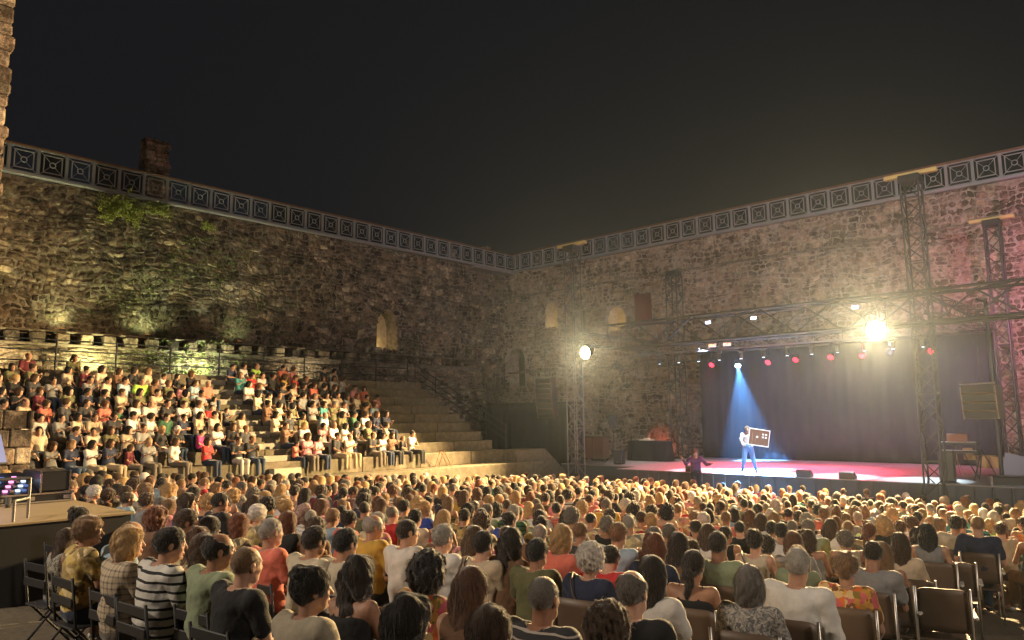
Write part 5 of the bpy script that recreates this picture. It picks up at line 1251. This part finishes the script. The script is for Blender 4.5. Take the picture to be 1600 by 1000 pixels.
# px, py, female, hair, hair colour, top colour, pattern, sleeve, pose, head, scale, chair, place
NP = [
 (365, 884, 0, 'shaved', 'light brown', 'black', 'plain', 'short', 'lap', 'ahead', 1.0, 'fold', 'near the back at the left'),
 (482, 925, 1, 'bun', 'dark', 'cream', 'plain', 'short', 'lap', 'right', 1.0, 'fold', 'at the bottom, left of centre'),
 (611, 972, 1, 'wavy', 'dark', 'charcoal', 'plain', 'short', 'lap', 'right', .97, None, 'at the bottom edge'),
 (560, 905, 1, 'wavy', 'dark', 'black', 'plain', 'straps', 'lap', 'ahead', .98, 'fold', 'showing a bare back'),
 (656, 897, 1, 'curly', 'black', 'brown', 'floral', 'short', 'lap', 'ahead', .98, None, 'before the bottom edge'),
 (738, 928, 1, 'long', 'chestnut', 'brown', 'plain', 'tank', 'lap', 'ahead', 1.0, None, 'at the bottom, in the centre'),
 (845, 935, 0, 'shaved', 'greying', 'charcoal', 'thin', 'short', 'lap', 'ahead', 1.0, None, 'at the bottom, right of the long brown hair'),
 (768, 993, 1, 'bob', 'brown', 'brown', 'plain', 'short', 'lap', 'ahead', .97, None, 'cut off by the bottom edge'),
 (960, 992, 0, 'curlyshort', 'brown', 'black', 'plain', 'short', 'lap', 'ahead', .97, None, 'cut off by the bottom edge'),
 (995, 928, 0, 'balding', 'greying', 'black', 'plain', 'long', 'lap', 'ahead', 1.02, None, 'beside the woman in white'),
 (915, 875, 1, 'curlyshort', 'white', 'navy', 'plain', 'short', 'lap', 'ahead', .98, 'shell', 'between two brown chair backs'),
 (1020, 900, 1, 'long', 'dark', 'white', 'plain', 'short', 'lap', 'ahead', 1.0, None, 'behind the balding man'),
 (1171, 917, 1, 'bob', 'greying', 'grey', 'speck', 'short', 'lap', 'ahead', .97, 'shell', 'at the bottom, right of centre'),
 (1230, 884, 0, 'crop', 'grey', 'white', 'plain', 'long', 'hang', 'ahead', 1.04, 'shell', 'near the lower right corner'),
 (1320, 888, 1, 'pixie', 'light brown', 'orange', 'floral', 'short', 'hang', 'ahead', .98, 'shell', 'near the right aisle'),
 (1083, 886, 1, 'ponytail', 'dark', 'black', 'plain', 'straps', 'lap', 'ahead', .98, 'shell', 'leaning on a brown chair'),
 (867, 843, 1, 'bob', 'blonde', 'coral', 'plain', 'short', 'lap', 'ahead', 1.0, None, 'in the centre'),
 (840, 865, 0, 'short', 'black', 'olive', 'plain', 'short', 'lap', 'ahead', .97, None, 'right of the centre aisle of heads'),
 (754, 852, 0, 'short', 'dark', 'beige', 'plain', 'short', 'lap', 'ahead', .98, None, 'with a shoulder strap'),
 (690, 842, 0, 'short', 'grey', 'white', 'plain', 'short', 'lap', 'ahead', 1.0, None, 'behind the big black curls'),
 (428, 834, 0, 'crop', 'grey', 'coral', 'plain', 'short', 'lap', 'ahead', 1.02, 'fold', 'behind the bald man in black'),
 (477, 846, 0, 'short', 'dark', 'cream', 'plain', 'short', 'chin', 'ahead', 1.0, None, 'resting the chin on a hand'),
 (533, 850, 0, 'short', 'black', 'cream', 'plain', 'short', 'lap', 'ahead', 1.0, 'fold', 'behind the pinned up hair'),
 (335, 860, 0, 'balding', 'dark', 'sage green', 'plain', 'short', 'lap', 'right', 1.02, 'fold', 'behind the bald head'),
 (302, 862, 1, 'bob', 'brown', 'cream', 'plain', 'tank', 'lap', 'ahead', .96, 'fold', 'between striped and sage shirts'),
 (244, 852, 0, 'short', 'dark', 'white', 'stripe', 'short', 'lap', 'right', 1.02, 'fold', 'on a black folding chair'),
 (198, 848, 1, 'bob', 'blonde', 'beige', 'plaid', 'short', 'lap', 'right', .99, 'fold', 'on a black folding chair'),
 (134, 832, 1, 'pixie', 'light brown', 'mustard', 'leaf', 'short', 'lap', 'right', .99, 'fold', 'before the black platform'),
 (178, 835, 0, 'balding', 'light brown', 'pale blue', 'plain', 'short', 'lap', 'down', .97, None, 'behind the blonde woman'),
 (727, 843, 1, 'long', 'brown', 'beige', 'plain', 'tank', 'lap', 'ahead', .96, None, 'left of centre'),
 (791, 850, 1, 'wavy', 'dark', 'brown', 'plain', 'short', 'lap', 'ahead', 1.0, None, 'in the centre'),
 (641, 834, 0, 'crop', 'dark', 'white', 'plain', 'short', 'lap', 'right', 1.0, None, 'behind the dark wavy hair'),
 (581, 825, 0, 'balding', 'grey', 'mustard', 'plain', 'short', 'lap', 'right', 1.0, None, 'left of centre'),
 (1125, 853, 0, 'crop', 'dark', 'sage green', 'plain', 'short', 'lap', 'ahead', 1.02, 'shell', 'right of centre'),
 (962, 836, 0, 'short', 'light brown', 'pale blue', 'plain', 'long', 'lap', 'ahead', 1.0, None, 'in the centre'),
 (945, 872, 0, 'short', 'dark', 'red', 'plain', 'short', 'lap', 'down', .9, None, 'behind the white curls'),
 (1181, 847, 1, 'bun', 'dark', 'cream', 'plain', 'tank', 'lap', 'ahead', .97, None, 'with a bag strap'),
 (1017, 858, 1, 'wavy', 'auburn', 'navy', 'plain', 'short', 'lap', 'ahead', 1.0, None, 'right of the pale blue shirt'),
 (1052, 855, 1, 'long', 'dark', 'brown', 'plain', 'short', 'lap', 'ahead', .98, None, 'beside the auburn hair'),
 (1247, 852, 1, 'bob', 'chestnut', 'grey', 'plain', 'short', 'lap', 'ahead', .96, None, 'in front of the white long-sleeved shirt'),
 (1352, 866, 0, 'crop', 'dark', 'grey', 'plain', 'short', 'lap', 'down', 1.0, 'shell', 'leaning beside the flowery shirt'),
 (1383, 868, 1, 'long', 'light brown', 'cream', 'plain', 'straps', 'lap', 'ahead', .95, 'arm', 'by the right aisle'),
 (1456, 836, 1, 'long', 'black', 'grey', 'plain', 'tank', 'hang', 'ahead', 1.0, 'arm', 'by the right aisle'),
 (1486, 820, 0, 'short', 'dark', 'cream', 'plain', 'short', 'lap', 'ahead', 1.02, 'arm', 'beside the right aisle'),
 (1523, 821, 0, 'shaved', 'light brown', 'navy', 'plain', 'short', 'hang', 'ahead', 1.04, 'arm', 'at a row end by the aisle'),
 (1562, 800, 0, 'crop', 'dark', 'cream', 'plain', 'short', 'lap', 'ahead', 1.02, 'arm', 'near the right picture edge'),
 (1407, 852, 1, 'long', 'brown', 'beige', 'plain', 'short', 'lap', 'ahead', .98, None, 'beside the long black hair'),
 (344, 786, 0, 'short', 'dark', 'black', 'plain', 'short', 'lap', 'right', 1.0, None, 'with white lettering on the back'),
 (285, 818, 0, 'short', 'brown', 'cream', 'plain', 'short', 'lap', 'right', 1.02, None, 'right of the platform'),
 (320, 828, 1, 'long', 'dark', 'brown', 'plain', 'short', 'lap', 'ahead', .96, None, 'right of the platform'),
 (245, 812, 1, 'curly', 'auburn', 'brown', 'plain', 'short', 'lap', 'ahead', .94, None, 'beside the corner of the platform'),
 (375, 822, 1, 'bob', 'auburn', 'brown', 'leaf', 'short', 'lap', 'ahead', .95, None, 'left of the coral shirt'),
 (403, 805, 1, 'pixie', 'white', 'beige', 'leaf', 'short', 'lap', 'ahead', .95, None, 'behind the coral shirt'),
]
occ = []
grp_floor = 'audience seated in rows on the court floor'; grp_tier = 'audience sitting on the stone tiers'
cand = []
for row in NP:
    px, py, fem, hair, hc, tc, pat, sl, pose, yaw, sc, ch, plc = row; x, y = seat_at(px, py, sc=sc)
    d = dict(fem=fem, hair=hair, hc=hc, tc=tc, pat=pat, sleeve=sl, pose=pose, yaw=yaw, glasses=(px in (134, 754)), strap=(px in (754, 1181, 915, 302)), beard=False, legs='long'); occ.append((x, y))
    rr = random.Random(px); L_ = label_for(d, plc); 
    assert L_ not in used, L_
    used.add(L_); cand.append((1e9, d, (x, y, floor_z(x)), face(x, y), L_, grp_floor, sc, rr))
    if ch: chair((x+.05, y, floor_z(x)), face(x, y), {'fold': 'black folding chair', 'shell': 'brown shell chair', 'arm': 'brown armchair'}[ch]+' under the '+('woman' if fem else 'man')+' in '+tc+' '+PAT[pat][1]+' '+plc, ch, {'fold': 'black folding chairs at the left', 'shell': 'brown shell chairs', 'arm': 'brown armchairs along the right aisle'}[ch])
# two girls by the black platform
for (px, py, d, L_, rz, sc) in ((95, 845, dict(fem=1, hair='long', hc='brown', tc='olive', pat='speck', sleeve='tank', pose='hang', yaw='ahead', legs='skirt', who='girl'), 'girl with long brown hair in patterned dress sitting nearest the black platform skirt', .15, .84),
                          (118, 810, dict(fem=1, hair='bun', hc='dark', tc='navy', pat='plain', sleeve='tank', pose='lap', yaw='ahead', legs='long', who='girl'), 'girl with dark hair bun in navy sleeveless top beside the plywood platform', .1, .92)):
    x, y = seat_at(px, py, sc=sc); occ.append((x, y)); cand.append((1e9, d, (x, y, floor_z(x)), rz, L_, grp_floor, sc, random.Random(px)))
    chair((x, y, floor_z(x)), rz, 'black folding chair under the girl '+('in the patterned dress' if px == 95 else 'with the dark bun'), 'fold', 'black folding chairs at the left')
# lettering on the black tee
x, y = seat_at(344, 786); tcu = bpy.data.curves.new('lettering', 'FONT'); tcu.body = 'ERY'; tcu.size = .12; tcu.align_x = 'CENTER'; tcu.extrude = .002
fo = bpy.data.objects.new('lettering', tcu); fo.data.materials.append(mat('white_print', (.7, .7, .68), .8)); LETTER = (fo, x, y)
cols_ = ['at the far left', 'left of centre', 'near the centre', 'right of centre', 'at the far right']
def place_floor(x, y):
    px, py, z = proj((x, y, floor_z(x)+1.2)); c = cols_[min(4, max(0, int(px/320)))]
    rw = 'in the front rows' if z > 21 else 'in the forward rows' if z > 17 else 'in the middle rows' if z > 13 else 'behind the middle rows' if z > 10 else 'in the rear rows'
    return rw+' '+c
R_ = random.Random(42); x = 3.0; row = 0
rest = []
while x < 23.9:
    y = 1.75 if x < 17 else 2.3; y += R_.uniform(0, .2)
    yhi = 20.05
    while y < yhi:
        xx = x+R_.uniform(-.09, .09)+.012*(y-11)*0; yy = y+R_.uniform(-.07, .07); y += R_.uniform(.50, .60)
        if (xx < 4.3 and yy > 10.0) or (xx < 3.9 and yy > 8.2): continue
        if R_.random() < .05: continue
        px, py, z = proj((xx, yy, floor_z(xx)+1.2))
        if not (-25 < px < 1640): continue
        if z < 6.4 or (px > 1330 and z < 8.6) or (px > 1400 and z < 9.4): continue
        if any((a-xx)**2+(b_-yy)**2 < (.46+.02*z)**2*.9 for a, b_ in occ if z < 11) or any((a-xx)**2+(b_-yy)**2 < .2 for a, b_ in occ): continue
        d = rand_person(R_); dist = math.hypot(xx, yy); rest.append([1/dist**2*(3200/ max(dist, 1)) , d, (xx, yy, floor_z(xx)), face(xx, yy, .8)+R_.uniform(-.22, .22), None, grp_floor, R_.uniform(.87, .97), random.Random(int(xx*1000+yy*77))])
    x += .88; row += 1
# the tiers
tier_names = ['lowest', 'second', 'third', 'fourth', 'fifth', 'sixth', 'seventh', 'eighth', 'top']
for i in range(9):
    x = 5.4+R_.uniform(0, .4); xmax = 17.9-(.0 if i < 4 else R_.uniform(-.4, .4))+ (.4 if i == 0 else 0)
    while x < xmax:
        if AX-.1 < x < AX+1.0: x = AX+1.05+R_.uniform(0, .1)
        gap = .40+R_.uniform(0, .13)+(.3 if R_.random() < .07 else 0)
        if i < 8 and R_.random() > (.09 if i < 7 else .45):
            d = rand_person(R_, True)
            if d['yaw'] == 'left': d['yaw'] = 'left'
            if R_.random() < .5: d['yaw'] = 'left'
            if R_.random() < .10: d['who'] = R_.choice(['boy', 'girl']); d['fem'] = int(d['who'] == 'girl'); d['hair'] = 'short' if d['who'] == 'boy' else R_.choice(['long', 'ponytail']); d['beard'] = False
            kid = d.get('who'); sc = R_.uniform(.68, .80) if kid else R_.uniform(.87, .98)
            Y = TY0+TD*i+.26; zz = tier_top(i)-.44*sc; dist = math.hypot(x, Y)
            L0 = tier_names[i]+' tier '+('left' if x < AX else 'right')+' of aisle'
            rest.append([.80*(3200/dist)/dist**2*1.9, d, (x, Y, zz), -PI/2+R_.uniform(.05, .75), L0, grp_tier, sc, random.Random(int(x*991+i))])
        x += gap
rest.sort(key=lambda q: -q[0]); 
ntop = 300-len(cand)-2
for k, q in enumerate(rest):
    w_, d, loc, rz, pl_, gp, sc, rr = q
    if k < ntop:
        L_ = uniq(d, pl_ or place_floor(loc[0], loc[1]), rr); cand.append((w_, d, loc, rz, L_, gp, sc, rr))
    else: CROWD.append(q)
for (w_, d, loc, rz, L_, gp, sc, rr) in cand:
    t = place_person(d, loc, rz, L_, gp, sc, rr)
    if 'lettering' in L_:
        fo, x, y = LETTER; COL.objects.link(fo); bpy.context.view_layer.update(); me_ = bpy.data.meshes.new_from_object(fo.evaluated_get(bpy.context.evaluated_depsgraph_get())); bpy.data.objects.remove(fo); fo = link('lettering', me_); fo.parent = t; fo.location = (-.182, 0, .93); fo.rotation_euler = (PI/2, 0, -PI/2)
# the rest of the crowd as one object
LOB = {}
def lo_body(fem, pose):
    if (fem, pose) not in LOB:
        LOB[fem, pose] = (sn(lambda X, Y, Z: body_sdf(X, Y, Z, fem, pose), (-.22, -.34, .3), (.72, .34, 1.12), .04), sn(lambda X, Y, Z: top_sdf(X, Y, Z, fem, pose, 'short'), (-.26, -.36, .5), (.46, .36, 1.2), .042), sn(lambda X, Y, Z: leg_sdf(X, Y, Z, fem, 'long'), (-.24, -.3, .0), (.66, .3, .78), .05))
    return LOB[fem, pose]
VV = []; FF = []; CC = []; nb = 0
for (w_, d, loc, rz, pl_, gp, sc, rr) in CROWD:
    b_, tp, lg = lo_body(d['fem'], d['pose']); H, HF, _ = HEAD[d['fem'], 'lo']; ya = YAWS[d['yaw']]
    parts = [(b_[0], b_[1], jit(rr.choice(SKN), .1, rr)), (twist(H, ya)+HEADC, HF, jit(rr.choice(SKN), .1, rr)), (tp[0], tp[1], jit(TC[d['tc']], .1, rr)), (lg[0], lg[1], jit(rr.choice(LC), .1, rr))]
    parts[1] = (parts[1][0], parts[1][1], parts[0][2])
    if d['hair']: hv = HAIRLO[d['hair']][0]; hv = twist(np.c_[hv[:, :2], hv[:, 2]], ya, 0) if ya else hv; parts.append((hv+HEADC, HAIRLO[d['hair']][1], jit(HC[d['hc']], .2, rr)))
    cr_, sr_ = math.cos(rz), math.sin(rz)
    for V, Fc, c in parts:
        V = V*sc; V = np.stack([V[:, 0]*cr_-V[:, 1]*sr_+loc[0], V[:, 0]*sr_+V[:, 1]*cr_+loc[1], V[:, 2]+loc[2]], 1)
        VV.append(V); FF.append(Fc+nb); nb += len(V); CC.append(np.tile((*c, 1.0), (len(V), 1)))
me = finish('crowd', np.concatenate(VV), np.concatenate(FF), [A_SK]); at = me.color_attributes.new('tint', 'FLOAT_COLOR', 'POINT'); at.data.foreach_set('color', np.concatenate(CC).astype(np.float32).ravel())
o = link('crowd', me); tag(o, 'the farther seated spectators in front of the stage', 'crowd', kind='stuff')
print('PEOPLE', len(cand), 'crowd', len(CROWD), 'tris', 2*sum(len(f) for f in FF))
# empty armchairs along the right aisle
for k, (px, py, lb) in enumerate(((1430, 960, 'nearest the bottom edge'), (1492, 930, 'beside the long black hair'), (1395, 925, 'behind the light brown hair'), (1545, 885, 'farther along the aisle, before the bald man'), (1590, 850, 'at the right picture edge'), (1470, 975, 'with its side to the dark aisle'))):
    p = seat_at(px, py-35, .75); chair((p[0], p[1], floor_z(p[0])), face(*p)+.1*(k % 3-1), 'empty brown armchair with pale armrests '+lb, 'arm', 'brown armchairs along the right aisle')
# ------------------------------------------------------------------ the two people at the stage
def stander(label, loc, rz, A, L, top, topc, legc, hair, hc, sleeve='long', sc=1.0, name='person', skin=(.40, .24, .17), zoff=.42, yaw=.0, extra=None):
    """standing figure: the seated frame's torso, lifted, with straight legs"""
    t = thing(name, label, 'person', loc, rz); t.scale = (sc,)*3
    V, Fc = sn(lambda X, Y, Z: body_sdf(X, Y, Z, 0, None, A, L), (-.45, -.75, -.5), (.6, .75, 1.45), .019); H, HF, hmi = HEAD[0, 'hi']; H = twist(H, yaw)+np.array(HEADC)
    hm = MB(); hands(A, hm); hV = np.array(hm.V)
    me = finish('body', np.concatenate([V, H, hV]).tolist(), Fc.tolist()+(HF+len(V)).tolist()+[tuple(i+len(V)+len(H) for i in f) for f in hm.F], [M['skin'], M['lips'], M['eye'], M['brow']], np.concatenate([np.zeros(len(Fc), int), hmi, np.zeros(len(hm.F), int)]))
    q = link('body', me, t, (0, 0, zoff)); col(q, skin)
    q = link('shirt', finish('shirt', *sn(lambda X, Y, Z: top_sdf(X, Y, Z, 0, 'lap', sleeve, A), (-.45, -.75, .5), (.6, .75, 1.45), .016), [M['cloth']]), t, (0, 0, zoff)); col(q, topc)
    q = link('trousers', finish('trousers', *sn(lambda X, Y, Z: leg_sdf(X, Y, Z, 0, 'long', L), (-.3, -.45, -.5), (.4, .45, .78), .018), [M['cloth']]), t, (0, 0, zoff)); col(q, legc)
    q = link('hair', HAIRM[hair], t); q.location = Vector(HEADC)+Vector((0, 0, zoff)); q.rotation_euler = (0, 0, yaw); col(q, HC[hc])
    b = MB()
    for s_ in (-1, 1): an = L[s_][2]; b.tube([(an[0]-.05, an[1], an[2]-.045), (an[0], an[1], an[2]-.04), (an[0]+.1, an[1]+.02*s_, an[2]-.05), (an[0]+.19, an[1]+.03*s_, an[2]-.06)], [.03, .05, .045, .02], 8, ry=.8)
    q = b.obj('shoes', M['cloth'], t, True, loc=(0, 0, zoff)); col(q, (.03, .03, .035))
    return t
A = {1: ((-.02, .185, 1.035), (.12, .27, .86), (.33, .25, .80), (.40, .22, .80)), -1: ((-.02, -.185, 1.035), (.10, -.25, .84), (.31, -.20, .66), (.37, -.16, .64))}
L = {s_: ((-.01, s_*.09, .52), (.02, s_*.17, .08), (-.02, s_*.25, -.31), (.10, s_*.28, -.36)) for s_ in (-1, 1)}
rzp = math.atan2(-PERF[1], -PERF[0])+.1
pf = stander('performer in light shirt and blue jeans standing on stage holding a large framed board', PERF, rzp, A, L, None, (.62, .60, .58), (.10, .22, .45), 'short', 'light brown', sc=.97, zoff=.42)
bd = thing('framed_board', 'large square dark wooden board with a white frame held in front of the performer', 'board', tuple(Vector(PERF)+Matrix.Rotation(rzp, 3, 'Z') @ Vector((.46, .34, 1.30))), rzp); bd.scale = (.78,)*3
fr = Matrix.Rotation(.16, 3, 'X')
b = MB(); b.box((-.02, -.42, -.34), (.0, .42, .34)); 
wood = mat('dark_plank_wood', rough=.5); n_ = N(wood); mp = n_.n('ShaderNodeMapping'); mp.inputs['Scale'].default_value = (1, 18, 2); n_.l(n_.obj(), mp.inputs[0]); n_.base(n_.mix(n_.noise(mp.outputs[0], 2, 4), (.05, .02, .012), (.16, .07, .04)))
def rbox(name, a, b_, m): 
    q = MB().box(a, b_, bev=.004).obj(name, m, bd); q.rotation_euler = (-.16, 0, 0)
for k in range(6): rbox('plank', (-.02, -.42+k*.14, -.34), (.0, -.42+k*.14+.136, .34), wood)
wf = mat('white_frame_paint', (.75, .75, .75), .4)
for a, b_ in (((-.03, -.45, .34), (.02, .45, .38)), ((-.03, -.45, -.38), (.02, .45, -.34)), ((-.03, -.45, -.34), (.02, -.42, .34)), ((-.03, .42, -.34), (.02, .45, .34))): rbox('frame_side', a, b_, wf)
for k in range(4): rbox('pale_square', (.001, .12+(k % 2)*.13, .02+.13*(k//2)-.02), (.006, .20+(k % 2)*.13, .09+.13*(k//2)-.02), wf)
rbox('pale_square', (.001, -.12, -.02), (.006, -.04, .06), wf)
A2 = {1: ((-.02, .185, 1.035), (.02, .36, .84), (.22, .46, .86), (.29, .50, .90)), -1: ((-.02, -.185, 1.035), (.06, -.34, .86), (.24, -.46, 1.02), (.27, -.50, 1.10))}
L2 = {s_: ((-.01, s_*.09, .52), (.0, s_*.11, .08), (-.02, s_*.12, -.31), (.10, s_*.15, -.36)) for s_ in (-1, 1)}
p = onX(1088, 745, 24.65)
stander('man in dark plum shirt standing before the stage facing the audience with both arms spread', (24.65, p[1], .34), math.atan2(-p[1], -24.6)+.15, A2, L2, None, (.085, .03, .08), (.015, .015, .018), 'short', 'auburn', sc=1.06)
